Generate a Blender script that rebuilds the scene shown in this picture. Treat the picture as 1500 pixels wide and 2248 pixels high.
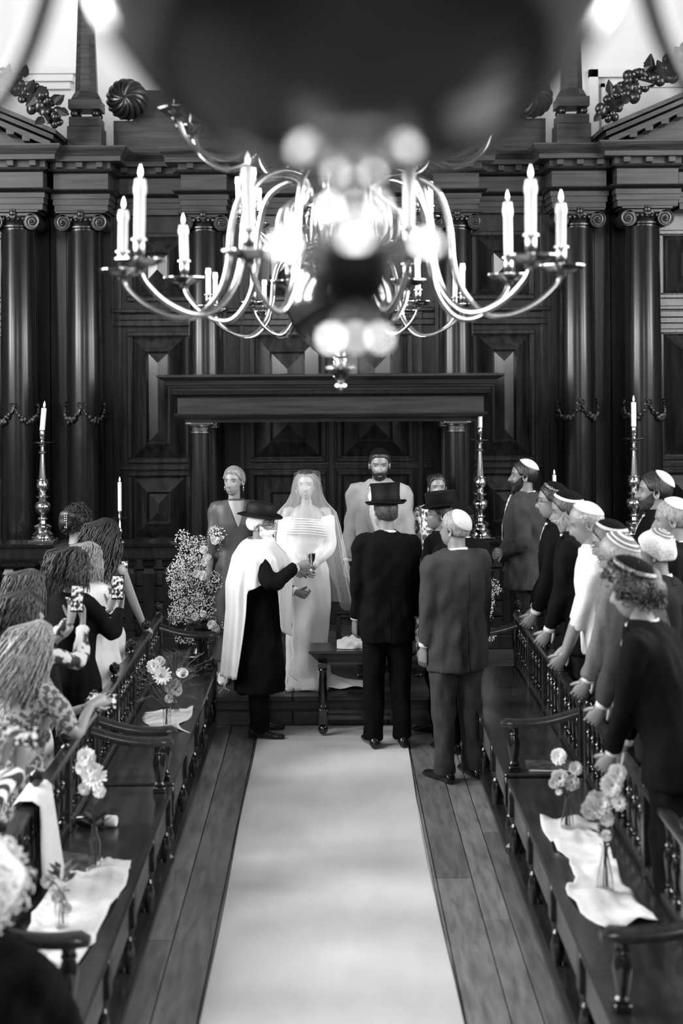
import bpy, math, random
import numpy as np
from mathutils import Vector, Matrix, Euler
R = math.radians
random.seed(7); np.random.seed(7)
scene = bpy.context.scene
for o in list(bpy.data.objects): bpy.data.objects.remove(o)
COL = scene.collection

# ------------------------------------------------------------------ camera
# level camera on a gallery, lens shifted down; units metres, +Y runs to the back wall
FPX, VX, VY, EYE = 3000.0, 727.0, 803.0, 2.73
cam = bpy.data.cameras.new('camera'); cam_o = bpy.data.objects.new('camera', cam); COL.objects.link(cam_o)
cam_o.location = (0, 0, EYE); cam_o.rotation_euler = (R(90), R(0.35), 0)
cam.sensor_fit = 'HORIZONTAL'; cam.sensor_width = 24.0; cam.lens = FPX/1500*24
cam.shift_x = (750-VX)/1500; cam.shift_y = -(1124-VY)/1500
cam.clip_start = 0.05; cam.clip_end = 100
cam.dof.use_dof = True; cam.dof.focus_distance = 10.3; cam.dof.aperture_fstop = 1.8
scene.camera = cam_o
def at(px, py, d):
    return Vector(((px-VX)*d/FPX, d, EYE-(py-VY)*d/FPX))

# ------------------------------------------------------------------ world, daylight, exposure
vs = scene.view_settings
scene.display_settings.display_device = 'sRGB'
vs.view_transform = 'Standard'; vs.look = 'None'; vs.gamma = 1.0; vs.use_curve_mapping = False
vs.exposure = 0.22
w = bpy.data.worlds.new('world'); scene.world = w; w.use_nodes = True
w.node_tree.nodes['Background'].inputs[0].default_value = (1, 1, 1, 1)
w.node_tree.nodes['Background'].inputs[1].default_value = 0.008
def area(name, loc, rot, sx, sy, power):
    l = bpy.data.lights.new(name, 'AREA'); l.shape = 'RECTANGLE'; l.size = sx; l.size_y = sy; l.energy = power
    o = bpy.data.objects.new(name, l); COL.objects.link(o); o.location = loc; o.rotation_euler = rot
    return o
# tall side windows, left and right, each a daylight opening in the side wall, and the windows behind the gallery
WIN_Y = (3.0, 6.0, 9.0)
for wy in WIN_Y:
    area('window_daylight_left', (-5.85, wy, 5.2), (0, R(-90), 0), 4.6, 1.5, 580)
    area('window_daylight_right', (5.85, wy, 5.2), (0, R(90), 0), 4.6, 1.5, 430)
area('window_daylight_rear', (0, -5.8, 5.4), (R(90), 0, 0), 2.6, 4.6, 330)

# ------------------------------------------------------------------ materials (all neutral greys: the photograph is black and white)
def g(v): return (v, v, v, 1)
M = {}
def mat(name, col, rough=0.5, metal=0.0, noise=0.0, scale=(20, 20, 20), bump=0.0, bscale=None, spec=0.5, coat=0.0, sheen=0.0, detail=4.0):
    m = bpy.data.materials.new(name); m.use_nodes = True; nt = m.node_tree; b = nt.nodes['Principled BSDF']
    b.inputs['Base Color'].default_value = g(col); b.inputs['Roughness'].default_value = rough
    b.inputs['Metallic'].default_value = metal; b.inputs['Specular IOR Level'].default_value = spec
    if coat: b.inputs['Coat Weight'].default_value = coat; b.inputs['Coat Roughness'].default_value = 0.12
    if sheen: b.inputs['Sheen Weight'].default_value = sheen
    if noise or bump:
        tc = nt.nodes.new('ShaderNodeTexCoord'); mp = nt.nodes.new('ShaderNodeMapping'); mp.inputs['Scale'].default_value = scale
        nt.links.new(tc.outputs['Object'], mp.inputs['Vector'])
        n = nt.nodes.new('ShaderNodeTexNoise'); n.inputs['Scale'].default_value = 1.0; n.inputs['Detail'].default_value = detail; n.inputs['Distortion'].default_value = 0.4
        nt.links.new(mp.outputs['Vector'], n.inputs['Vector'])
        if noise:
            r = nt.nodes.new('ShaderNodeValToRGB')
            r.color_ramp.elements[0].position = 0.28; r.color_ramp.elements[1].position = 0.72
            r.color_ramp.elements[0].color = g(max(0.0, col*(1-noise))); r.color_ramp.elements[1].color = g(min(1.0, col*(1+noise)))
            nt.links.new(n.outputs['Fac'], r.inputs['Fac']); nt.links.new(r.outputs['Color'], b.inputs['Base Color'])
        if bump:
            bp = nt.nodes.new('ShaderNodeBump'); bp.inputs['Strength'].default_value = bump; bp.inputs['Distance'].default_value = 0.01
            nt.links.new(n.outputs['Fac'], bp.inputs['Height']); nt.links.new(bp.outputs['Normal'], b.inputs['Normal'])
    M[name] = m; return m
mat('wood_dark', 0.007, 0.30, noise=0.55, scale=(30, 30, 3), bump=0.05, spec=0.35, coat=0.15)
mat('wood_column', 0.005, 0.26, noise=0.5, scale=(26, 26, 1.6), bump=0.03, spec=0.4, coat=0.15)
mat('wood_panel', 0.014, 0.25, noise=0.7, scale=(16, 16, 2.0), bump=0.08, spec=0.35, coat=0.3, detail=6)
mat('wood_entab', 0.024, 0.36, noise=0.6, scale=(2.0, 14, 34), bump=0.08, spec=0.3, detail=6)
mat('wood_carved', 0.008, 0.30, noise=0.4, scale=(40, 40, 40))
mat('wood_canopy', 0.018, 0.33, noise=0.55, scale=(2, 20, 34), bump=0.06, spec=0.35, detail=6)
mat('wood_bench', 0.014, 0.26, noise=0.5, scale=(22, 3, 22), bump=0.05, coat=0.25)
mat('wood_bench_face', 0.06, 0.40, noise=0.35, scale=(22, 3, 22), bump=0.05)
mat('wood_baluster', 0.006, 0.20, noise=0.4, scale=(20, 20, 4), coat=0.4)
for i, c in enumerate((0.105, 0.135, 0.16, 0.12)):
    mat('floor_plank_%d' % i, c, 0.42, noise=0.38, scale=(26, 4.0, 26), bump=0.12, detail=9)
mat('floor_gap', 0.01, 0.8)
mat('wood_step', 0.03, 0.4, noise=0.4, scale=(2, 16, 16), bump=0.06)
mat('carpet', 0.48, 0.95, noise=0.06, scale=(5, 2, 5), bump=0.15, spec=0.1)
mat('plaster', 0.62, 0.9, noise=0.02, scale=(2, 2, 2), spec=0.2)
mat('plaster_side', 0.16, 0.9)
mat('ceiling_wood', 0.06, 0.6)
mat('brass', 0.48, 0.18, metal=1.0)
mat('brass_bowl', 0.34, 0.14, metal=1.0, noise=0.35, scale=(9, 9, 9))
mat('brass_shaded', 0.07, 0.35, metal=1.0)  # same brass; shade on the nearest chandelier's arms is put into the colour
mat('brass_highlight', 0.85, 0.14, metal=1.0)  # pendant and finial brass, colour lightened to paint in stronger highlights
mat('brass_under_shade', 0.10, 0.25, metal=1.0)  # pendant cup brass, shade of its downward face painted into the colour
mat('silver', 0.85, 0.10, metal=1.0)
mat('wax', 0.85, 0.45)
mat('wick', 0.02, 0.9)
mat('skin', 0.165, 0.45, noise=0.08, scale=(30, 30, 30))
mat('skin_pale', 0.205, 0.45, noise=0.06, scale=(30, 30, 30))
mat('skin_tan', 0.13, 0.45, noise=0.1, scale=(30, 30, 30))
mat('lips', 0.10, 0.4)
mat('eye_white', 0.2, 0.2)
mat('pupil', 0.01, 0.1)
mat('hair_dark', 0.008, 0.45, noise=0.6, scale=(80, 80, 30), bump=0.6)
mat('hair_brown', 0.03, 0.45, noise=0.6, scale=(80, 80, 30), bump=0.6)
mat('hair_grey', 0.2, 0.5, noise=0.5, scale=(80, 80, 30), bump=0.6)
mat('hair_blonde', 0.17, 0.45, noise=0.5, scale=(60, 60, 14), bump=0.5)
mat('hair_white', 0.6, 0.6, noise=0.2, scale=(80, 80, 80), bump=0.6)
mat('cloth_black', 0.0025, 0.9, noise=0.3, scale=(12, 12, 12), spec=0.10)
mat('felt_black', 0.002, 0.65, spec=0.2)
mat('cloth_charcoal', 0.008, 0.85, noise=0.25, scale=(12, 12, 12), spec=0.12)
mat('cloth_grey', 0.032, 0.8, noise=0.15, scale=(60, 60, 60), spec=0.15)
mat('cloth_midgrey', 0.10, 0.75, noise=0.15, scale=(60, 60, 60), spec=0.3)
mat('cloth_lightgrey', 0.25, 0.8, noise=0.06, scale=(40, 40, 40), spec=0.3)
mat('cloth_dress', 0.05, 0.5, noise=0.1, scale=(20, 20, 20), spec=0.4)
mat('cloth_white', 0.54, 0.7, noise=0.03, scale=(30, 30, 30), spec=0.3)
mat('linen', 0.5, 0.85, noise=0.06, scale=(25, 25, 25), bump=0.3, spec=0.2)
mat('satin', 0.60, 0.34, noise=0.02, scale=(10, 10, 10), spec=0.5, sheen=0.2)
mat('satin_kippah', 0.56, 0.35)
mat('kippah_light', 0.42, 0.8, noise=0.1, scale=(90, 90, 90), bump=0.3)
mat('cloth_pale', 0.42, 0.8, noise=0.06, scale=(20, 20, 20))
mat('leather', 0.008, 0.18)
mat('shoe_pale', 0.55, 0.3)
mat('phone_black', 0.006, 0.15)
mat('bottle_dark', 0.01, 0.1)
mat('paper', 0.55, 0.6)
mat('book_cover', 0.05, 0.4, noise=0.8, scale=(30, 30, 30))
mat('petal_white', 0.66, 0.6, noise=0.05, scale=(40, 40, 40))
mat('petal_grey', 0.50, 0.6, noise=0.1, scale=(40, 40, 40))
mat('flower_eye', 0.30, 0.8)
mat('leaf', 0.035, 0.5, noise=0.4, scale=(30, 30, 30))
mat('grass_dry', 0.10, 0.7)
mat('water', 0.3, 0.1)
def glass(name):
    m = bpy.data.materials.new(name); m.use_nodes = True; nt = m.node_tree
    b = nt.nodes['Principled BSDF']; b.inputs['Base Color'].default_value = g(0.9); b.inputs['Roughness'].default_value = 0.03
    b.inputs['Transmission Weight'].default_value = 1.0; b.inputs['IOR'].default_value = 1.3
    M[name] = m
glass('glass')
def veil(name, alpha, col=0.9):
    m = bpy.data.materials.new(name); m.use_nodes = True; nt = m.node_tree
    b = nt.nodes['Principled BSDF']; b.inputs['Base Color'].default_value = g(col); b.inputs['Roughness'].default_value = 0.8
    b.inputs['Alpha'].default_value = alpha
    M[name] = m
veil('veil', 0.16)
veil('sheer_black', 0.72, 0.01)
def emit(name, strength, col=1.0):
    m = bpy.data.materials.new(name); m.use_nodes = True; b = m.node_tree.nodes['Principled BSDF']
    b.inputs['Base Color'].default_value = g(0.8)
    b.inputs['Emission Color'].default_value = g(col); b.inputs['Emission Strength'].default_value = strength
    M[name] = m
emit('flame', 6.0)
def patterned(name, dark, light, scale, thr=0.5, kind='noise', rough=0.8):
    m = bpy.data.materials.new(name); m.use_nodes = True; nt = m.node_tree; b = nt.nodes['Principled BSDF']
    b.inputs['Roughness'].default_value = rough
    tc = nt.nodes.new('ShaderNodeTexCoord')
    if kind == 'voronoi':
        n = nt.nodes.new('ShaderNodeTexVoronoi'); out = n.outputs['Distance']
    elif kind == 'wave':
        n = nt.nodes.new('ShaderNodeTexWave'); n.inputs['Distortion'].default_value = 1.5; out = n.outputs['Fac']
    else:
        n = nt.nodes.new('ShaderNodeTexNoise'); n.inputs['Detail'].default_value = 2; out = n.outputs['Fac']
    n.inputs['Scale'].default_value = scale
    nt.links.new(tc.outputs['Object'], n.inputs['Vector'])
    r = nt.nodes.new('ShaderNodeValToRGB'); e = r.color_ramp.elements
    e[0].position = thr-0.04; e[1].position = thr+0.04; e[0].color = g(dark); e[1].color = g(light)
    nt.links.new(out, r.inputs['Fac']); nt.links.new(r.outputs['Color'], b.inputs['Base Color'])
    M[name] = m; return m
patterned('leopard', 0.01, 0.4, 16, 0.47)
patterned('floral', 0.04, 0.25, 42, 0.50)
patterned('tie_pattern', 0.05, 0.6, 60, 0.35, 'voronoi')
patterned('scarf_pattern', 0.06, 0.6, 30, 0.5)
patterned('striped', 0.01, 0.7, 9, 0.5, 'wave')
patterned('sequin', 0.004, 0.25, 150, 0.55, 'voronoi', 0.3)
# phone screens show a small bright picture of the scene and give off light
def screen(name, strength):
    m = bpy.data.materials.new(name); m.use_nodes = True; nt = m.node_tree; b = nt.nodes['Principled BSDF']
    tc = nt.nodes.new('ShaderNodeTexCoord'); n = nt.nodes.new('ShaderNodeTexNoise'); n.inputs['Scale'].default_value = 55; n.inputs['Detail'].default_value = 3
    nt.links.new(tc.outputs['Object'], n.inputs['Vector'])
    r = nt.nodes.new('ShaderNodeValToRGB'); e = r.color_ramp.elements
    e[0].position = 0.46; e[1].position = 0.56; e[0].color = g(0.015); e[1].color = g(0.9)
    nt.links.new(n.outputs['Fac'], r.inputs['Fac'])
    b.inputs['Base Color'].default_value = g(0.01); b.inputs['Roughness'].default_value = 0.1
    nt.links.new(r.outputs['Color'], b.inputs['Emission Color']); b.inputs['Emission Strength'].default_value = strength
    M[name] = m
screen('screen', 0.9)

# ------------------------------------------------------------------ mesh helpers
WLOC = {}
def wl(o): return WLOC.get(o.name, Vector((0, 0, 0)))
class MB:
    def __init__(s): s.v = []; s.f = []; s.m = []; s.cur = 0
    def add(s, verts, faces):
        n = len(s.v); s.v.extend([tuple(p) for p in verts]); s.f.extend([tuple(i+n for i in f) for f in faces]); s.m.extend([s.cur]*len(faces)); return s
    def box(s, x0, x1, y0, y1, z0, z1, bev=0.0):
        if bev > 0:
            b = bev
            ring = lambda z, i: [(x0+i, y0+b+0*i, z), (x0+b, y0+i, z), (x1-b, y0+i, z), (x1-i, y0+b, z), (x1-i, y1-b, z), (x1-b, y1-i, z), (x0+b, y1-i, z), (x0+i, y1-b, z)]
            return s.loft([ring(z0, b), ring(z0+b, 0), ring(z1-b, 0), ring(z1, b)])
        v = [(x0, y0, z0), (x1, y0, z0), (x1, y1, z0), (x0, y1, z0), (x0, y0, z1), (x1, y0, z1), (x1, y1, z1), (x0, y1, z1)]
        return s.add(v, [(0, 3, 2, 1), (4, 5, 6, 7), (0, 1, 5, 4), (1, 2, 6, 5), (2, 3, 7, 6), (3, 0, 4, 7)])
    def obox(s, c, ax, ay, az):
        c = Vector(c); ax = Vector(ax); ay = Vector(ay); az = Vector(az)
        v = [c+i*ax+j*ay+k*az for k in (-1, 1) for (i, j) in ((-1, -1), (1, -1), (1, 1), (-1, 1))]
        return s.add(v, [(0, 3, 2, 1), (4, 5, 6, 7), (0, 1, 5, 4), (1, 2, 6, 5), (2, 3, 7, 6), (3, 0, 4, 7)])
    def loft(s, rings, caps=True, closed=True):
        n = len(rings[0]); v = [p for r in rings for p in r]; f = []
        for i in range(len(rings)-1):
            for j in range(n if closed else n-1):
                k = (j+1) % n
                f.append((i*n+j, i*n+k, (i+1)*n+k, (i+1)*n+j))
        if caps and closed:
            f.append(tuple(reversed(range(n)))); f.append(tuple((len(rings)-1)*n+j for j in range(n)))
        return s.add(v, f)
    def lathe(s, prof, o=(0, 0, 0), seg=16, caps=True):
        rings = []
        for r, z in prof:
            r = max(r, 1e-4)
            rings.append([(o[0]+r*math.cos(2*math.pi*j/seg), o[1]+r*math.sin(2*math.pi*j/seg), o[2]+z) for j in range(seg)])
        return s.loft(rings, caps)
    def tube(s, pts, rad, seg=8, caps=True, flat=None):
        pts = [Vector(p) for p in pts]; n = len(pts)
        if not hasattr(rad, '__len__'): rad = [rad]*n
        t0 = (pts[1]-pts[0]).normalized(); u = t0.orthogonal().normalized() if flat is None else Vector(flat)
        rings = []
        for i in range(n):
            t = (pts[min(i+1, n-1)]-pts[max(i-1, 0)]).normalized()
            u = (u-t*u.dot(t)).normalized(); w_ = t.cross(u)
            r = rad[i]; ru, rw = (r if hasattr(r, '__len__') else (r, r))
            rings.append([pts[i]+u*(ru*math.cos(2*math.pi*j/seg))+w_*(rw*math.sin(2*math.pi*j/seg)) for j in range(seg)])
        return s.loft(rings, caps)
    def ball(s, c, r, seg=10, rings=7):
        rx, ry, rz = r if hasattr(r, '__len__') else (r, r, r)
        R_ = []
        for i in range(rings+1):
            a = -math.pi/2+math.pi*i/rings
            k = max(math.cos(a), 0.02)
            R_.append([(c[0]+rx*k*math.cos(2*math.pi*j/seg), c[1]+ry*k*math.sin(2*math.pi*j/seg), c[2]+rz*math.sin(a)) for j in range(seg)])
        return s.loft(R_)
    def prism(s, poly, y0, y1):      # polygon in xz extruded along y
        n = len(poly); v = [(x, y0, z) for x, z in poly]+[(x, y1, z) for x, z in poly]
        f = [tuple(range(n)), tuple(reversed(range(n, 2*n)))]+[(i, n+i, n+(i+1) % n, (i+1) % n) for i in range(n)]
        return s.add(v, f)
    def build(s, name, m, parent=None, smooth=False, local=False, angle=40):
        me = bpy.data.meshes.new(name)
        off = Vector((0, 0, 0)) if (parent is None or local) else wl(parent)
        v = np.array(s.v, dtype=float)-np.array(off)
        me.from_pydata(v.tolist(), [], s.f)
        mats = m if isinstance(m, (list, tuple)) else [m]
        for k in mats: me.materials.append(M[k])
        if len(mats) > 1: me.polygons.foreach_set('material_index', s.m)
        import bmesh
        bm = bmesh.new(); bm.from_mesh(me); bmesh.ops.recalc_face_normals(bm, faces=bm.faces); bm.to_mesh(me); bm.free()
        if smooth:
            me.polygons.foreach_set('use_smooth', [True]*len(me.polygons))
            if angle: me.set_sharp_from_angle(angle=R(angle))
        o = bpy.data.objects.new(name, me); COL.objects.link(o)
        if parent is not None: o.parent = parent; WLOC[o.name] = Vector(off)
        return o
def tag(o, label=None, cat=None, group=None, kind=None):
    if label: o['label'] = label
    if cat: o['category'] = cat
    if group: o['group'] = group
    if kind: o['kind'] = kind
    return o
def thing(name, label, cat, loc=(0, 0, 0), group=None, rz=0.0):
    o = bpy.data.objects.new(name, None); COL.objects.link(o); o.empty_display_size = 0.1
    o.location = loc; o.rotation_euler = (0, 0, rz); WLOC[o.name] = Vector(loc)
    return tag(o, label, cat, group)
def struct(name, mb, m, parent=None, smooth=False):
    o = mb.build(name, m, parent, smooth)
    if parent is None: o['kind'] = 'structure'
    return o
def piece(src, name, parent, loc, rot=(0, 0, 0), scale=(1, 1, 1)):   # shares mesh data; loc in world space of an unrotated parent
    o = bpy.data.objects.new(name, src.data if hasattr(src, 'data') else src); COL.objects.link(o)
    o.parent = parent; o.location = Vector(loc)-wl(parent); o.rotation_euler = rot; o.scale = scale
    WLOC[o.name] = Vector(loc)
    return o
def mesh_only(mb, name, m, smooth=True):
    o = mb.build(name, m, None, smooth); me = o.data; bpy.data.objects.remove(o); return me
def wob(P, s, seed=0):      # smooth pseudo-noise of points (n,3), about -1..1
    rs = np.random.RandomState(seed); out = np.zeros(len(P))
    for k in range(7):
        d = rs.normal(size=3); d /= np.linalg.norm(d)
        out += np.sin(P@d*s*rs.uniform(0.6, 1.7)+rs.uniform(0, 6.28))
    return out/2.6
# ------------------------------------------------------------------ room shell
YW = 13.2            # face of the panelled back wall
mb = MB(); mb.box(-6, 6, -6, 10.42, -0.10, -0.012); floor = struct('floor', mb, 'floor_gap')
# planks of the aisle floor, one object each
random.seed(3)
xs = [-0.95, -0.77, -0.575, -0.34, -0.1, 0.12, 0.36, 0.545, 0.735, 0.87, 1.02]
for i in range(len(xs)-1):
    y = 2.2+random.uniform(-1.2, 0)
    while y < 10.42:
        L = random.uniform(1.5, 3.4); y1 = min(y+L, 10.42)
        mb = MB(); h = random.uniform(-0.0015, 0.0015)
        mb.box(xs[i]+0.003, xs[i+1]-0.003, y+0.003, y1-0.003, -0.014, h, 0.002)
        o = mb.build('floor_plank', 'floor_plank_%d' % random.randrange(4), floor)
        y = y1
# raised platforms behind the benches where the guests stand
for sx, nm in ((1, 'right'),):
    mb = MB(); x0, x1 = sorted((sx*1.40, sx*5.9)); mb.box(x0, x1, 2.0, 10.42, -0.012, 0.20)
    struct('floor_platform_'+nm, mb, 'wood_dark')
# dais with a moulded step
mb = MB(); mb.box(-5.9, 5.9, 10.44, 14.3, -0.012, 0.22); struct('floor_dais', mb, 'wood_step')
for (x0, x1) in ((-1.02, -0.31), (-0.305, 0.42), (0.425, 1.05)):
    mb = MB(); mb.box(x0, x1, 10.36, 10.60, 0.185, 0.222, 0.006); tag(mb.build('step_nosing', 'wood_step'), kind='structure').name = 'trim_nosing'
    mb = MB(); mb.box(x0, x1, 10.38, 10.44, 0.0, 0.11, 0.006); tag(mb.build('trim_riser', 'wood_step'), kind='structure')
# plaster wall behind and above the panelling
mb = MB(); mb.box(-6, 6, 14.3, 14.5, -0.1, 9.0); struct('wall_back', mb, 'plaster')
for sx, nm in ((-1, 'left'), (1, 'right')):
    # side wall with three tall window openings
    mb = MB(); xa, xb = sorted((sx*5.95, sx*6.2))
    edges = [-6.2]
    for wy in WIN_Y: edges += [wy-0.8, wy+0.8]
    edges.append(14.5)
    for k in range(0, len(edges), 2): mb.box(xa, xb, edges[k], edges[k+1], -0.1, 9)
    for wy in WIN_Y: mb.box(xa, xb, wy-0.8, wy+0.8, -0.1, 2.85); mb.box(xa, xb, wy-0.8, wy+0.8, 7.55, 9)
    struct('wall_'+nm, mb, 'plaster_side')
mb = MB(); mb.box(-6.2, 6.2, -6.3, -6.1, -0.1, 9); struct('wall_rear', mb, 'plaster_side')
mb = MB(); mb.box(-6.2, 6.2, -6.3, 14.5, 9.0, 9.15); struct('ceiling', mb, 'ceiling_wood')
# window sill and panel frame on the plaster wall
mb = MB(); mb.box(-3.9, -2.62, 14.12, 14.3, 5.77, 5.83); mb.box(-3.88, -2.66, 14.16, 14.3, 5.70, 5.77); mb.box(-3.86, -2.70, 14.22, 14.3, 5.63, 5.70); struct('trim_sill', mb, 'plaster')
mb = MB(); mb.box(2.71, 2.80, 14.22, 14.3, 4.6, 5.80); mb.box(2.71, 4.2, 14.22, 14.3, 5.72, 5.80); mb.box(2.84, 2.88, 14.26, 14.3, 4.6, 5.66); mb.box(2.84, 4.2, 14.26, 14.3, 5.62, 5.66); struct('trim_frame', mb, 'plaster')

# carpet runner
mb = MB(); n = 60
rng = np.linspace(2.0, 10.34, n); vt = []
for i, y in enumerate(rng):
    wl_, wr_ = -0.558+0.004*math.sin(y*2.1), 0.522+0.012*math.sin(y*1.3+1)
    for j in range(13):
        x = wl_+(wr_-wl_)*j/12
        vt.append((x, y, 0.010+0.0035*math.sin(y*5+x*1.5)*math.sin(y*1.7)))
mb.add(vt, [(i*13+j, i*13+j+1, (i+1)*13+j+1, (i+1)*13+j) for i in range(n-1) for j in range(12)])
mb.loft([[(-0.558, rng[0], 0.002), (0.522, rng[0], 0.002), (0.522, rng[-1], 0.002), (-0.558, rng[-1], 0.002)], [(-0.556, rng[0], 0.006), (0.52, rng[0], 0.006), (0.52, rng[-1], 0.006), (-0.556, rng[-1], 0.006)]])
o = mb.build('carpet_runner', 'carpet', None, True); tag(o, 'long pale carpet runner laid down the middle of the aisle', 'carpet')

# ------------------------------------------------------------------ panelled back wall (great wooden screen)
mb = MB(); mb.box(-5.9, 5.9, YW+0.02, YW+0.25, 0.22, 4.85); scr = struct('wall_panelling', mb, 'wood_panel')
def panel(x0, x1, z0, z1, y, inner=True):
    m = MB(); b = 0.045
    # frame moulding
    for (a0, a1, c0, c1) in ((x0, x1, z1-b, z1), (x0, x1, z0, z0+b), (x0, x0+b, z0+b, z1-b), (x1-b, x1, z0+b, z1-b)):
        m.box(a0, a1, y-0.025, y+0.03, c0, c1, 0.008)
    # broad bevel rising to the inner field
    w_, h_ = x1-x0, z1-z0; k = min(0.15*1.0, w_*0.23)
    X0, X1, Z0, Z1 = x0+b+0.006, x1-b-0.006, z0+b+0.006, z1-b-0.006
    A = [(X0, y+0.012, Z0), (X1, y+0.012, Z0), (X1, y+0.012, Z1), (X0, y+0.012, Z1)]
    kz = min(k, h_*0.22)
    B = [(X0+k, y-0.075, Z0+kz), (X1-k, y-0.075, Z0+kz), (X1-k, y-0.075, Z1-kz), (X0+k, y-0.075, Z1-kz)]
    m.loft([A, B], caps=False)
    q = 0.022
    C = [(X0+k+q, y-0.055, Z0+kz+q), (X1-k-q, y-0.055, Z0+kz+q), (X1-k-q, y-0.055, Z1-kz-q), (X0+k+q, y-0.055, Z1-kz-q)]
    m.loft([B, [(p[0], y-0.05, p[2]) for p in C]], caps=False)
    xm = (x0+x1)/2; hw = (X1-X0)/2-k-q; t = min(hw, ((Z1-Z0)/2-kz-q)*0.98)
    zl, zh = Z0+kz+q+t, Z1-kz-q-t
    ya, yb = y-0.05, y-0.085
    v = [(C[0][0], ya, C[0][2]), (C[1][0], ya, C[1][2]), (C[2][0], ya, C[2][2]), (C[3][0], ya, C[3][2]), (xm, yb, zl), (xm, yb, zh)]
    m.add(v, [(0, 1, 4), (1, 2, 5, 4), (2, 3, 5), (3, 0, 4, 5)])
    o = m.build('panel', 'wood_panel', scr)
    return o
T1, T2, T3, T4 = (3.36, 4.02), (1.80, 3.07), (1.03, 1.72), (0.30, 0.97)
for (a, b_) in ((-1.97, -1.36), (1.36, 1.97), (-0.79, -0.05), (0.05, 0.79), (-4.0, -3.17), (3.17, 4.0), (-4.9, -4.07), (4.07, 4.9)):
    for (z0, z1) in (T1, T2, T3, T4): panel(a, b_, z0, z1, YW)
# horizontal rails between the tiers
for (a, b_) in ((-2.12, -1.30), (-1.0, 1.0), (1.30, 2.12), (3.1, 4.95), (-4.95, -3.1)):
    mb = MB(); mb.box(a, b_, YW-0.05, YW+0.02, 3.12, 3.18, 0.008); mb.box(a, b_, YW-0.03, YW+0.02, 3.18, 3.24, 0.006); mb.box(a, b_, YW-0.07, YW+0.02, 3.25, 3.29, 0.008); mb.build('rail_moulding', 'wood_panel', scr)
    mb = MB(); mb.box(a, b_, YW-0.03, YW+0.02, 1.735, 1.785, 0.006); mb.build('rail_moulding', 'wood_panel', scr)
# stiles
for x, w_ in ((-2.07, .07), (-1.30, .09), (-1.02, .05), (-.86, .05), (0, .06), (.86, .05), (1.02, .05), (1.30, .09), (2.07, .07), (-2.62, .16), (2.62, .16), (-3.12, .08), (3.12, .08), (-2.52, .05), (2.52, .05)):
    mb = MB(); mb.box(x-w_/2, x+w_/2, YW-0.04, YW+0.02, 0.25, 4.18, 0.006); mb.build('stile', 'wood_panel', scr)
# pilasters behind the outer columns
for x in (-2.92, 2.92, -2.32, 2.32):
    mb = MB(); mb.box(x-0.22, x+0.22, YW-0.06, YW+0.02, 0.25, 4.18, 0.006); mb.build('pilaster', 'wood_dark', scr)

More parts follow.
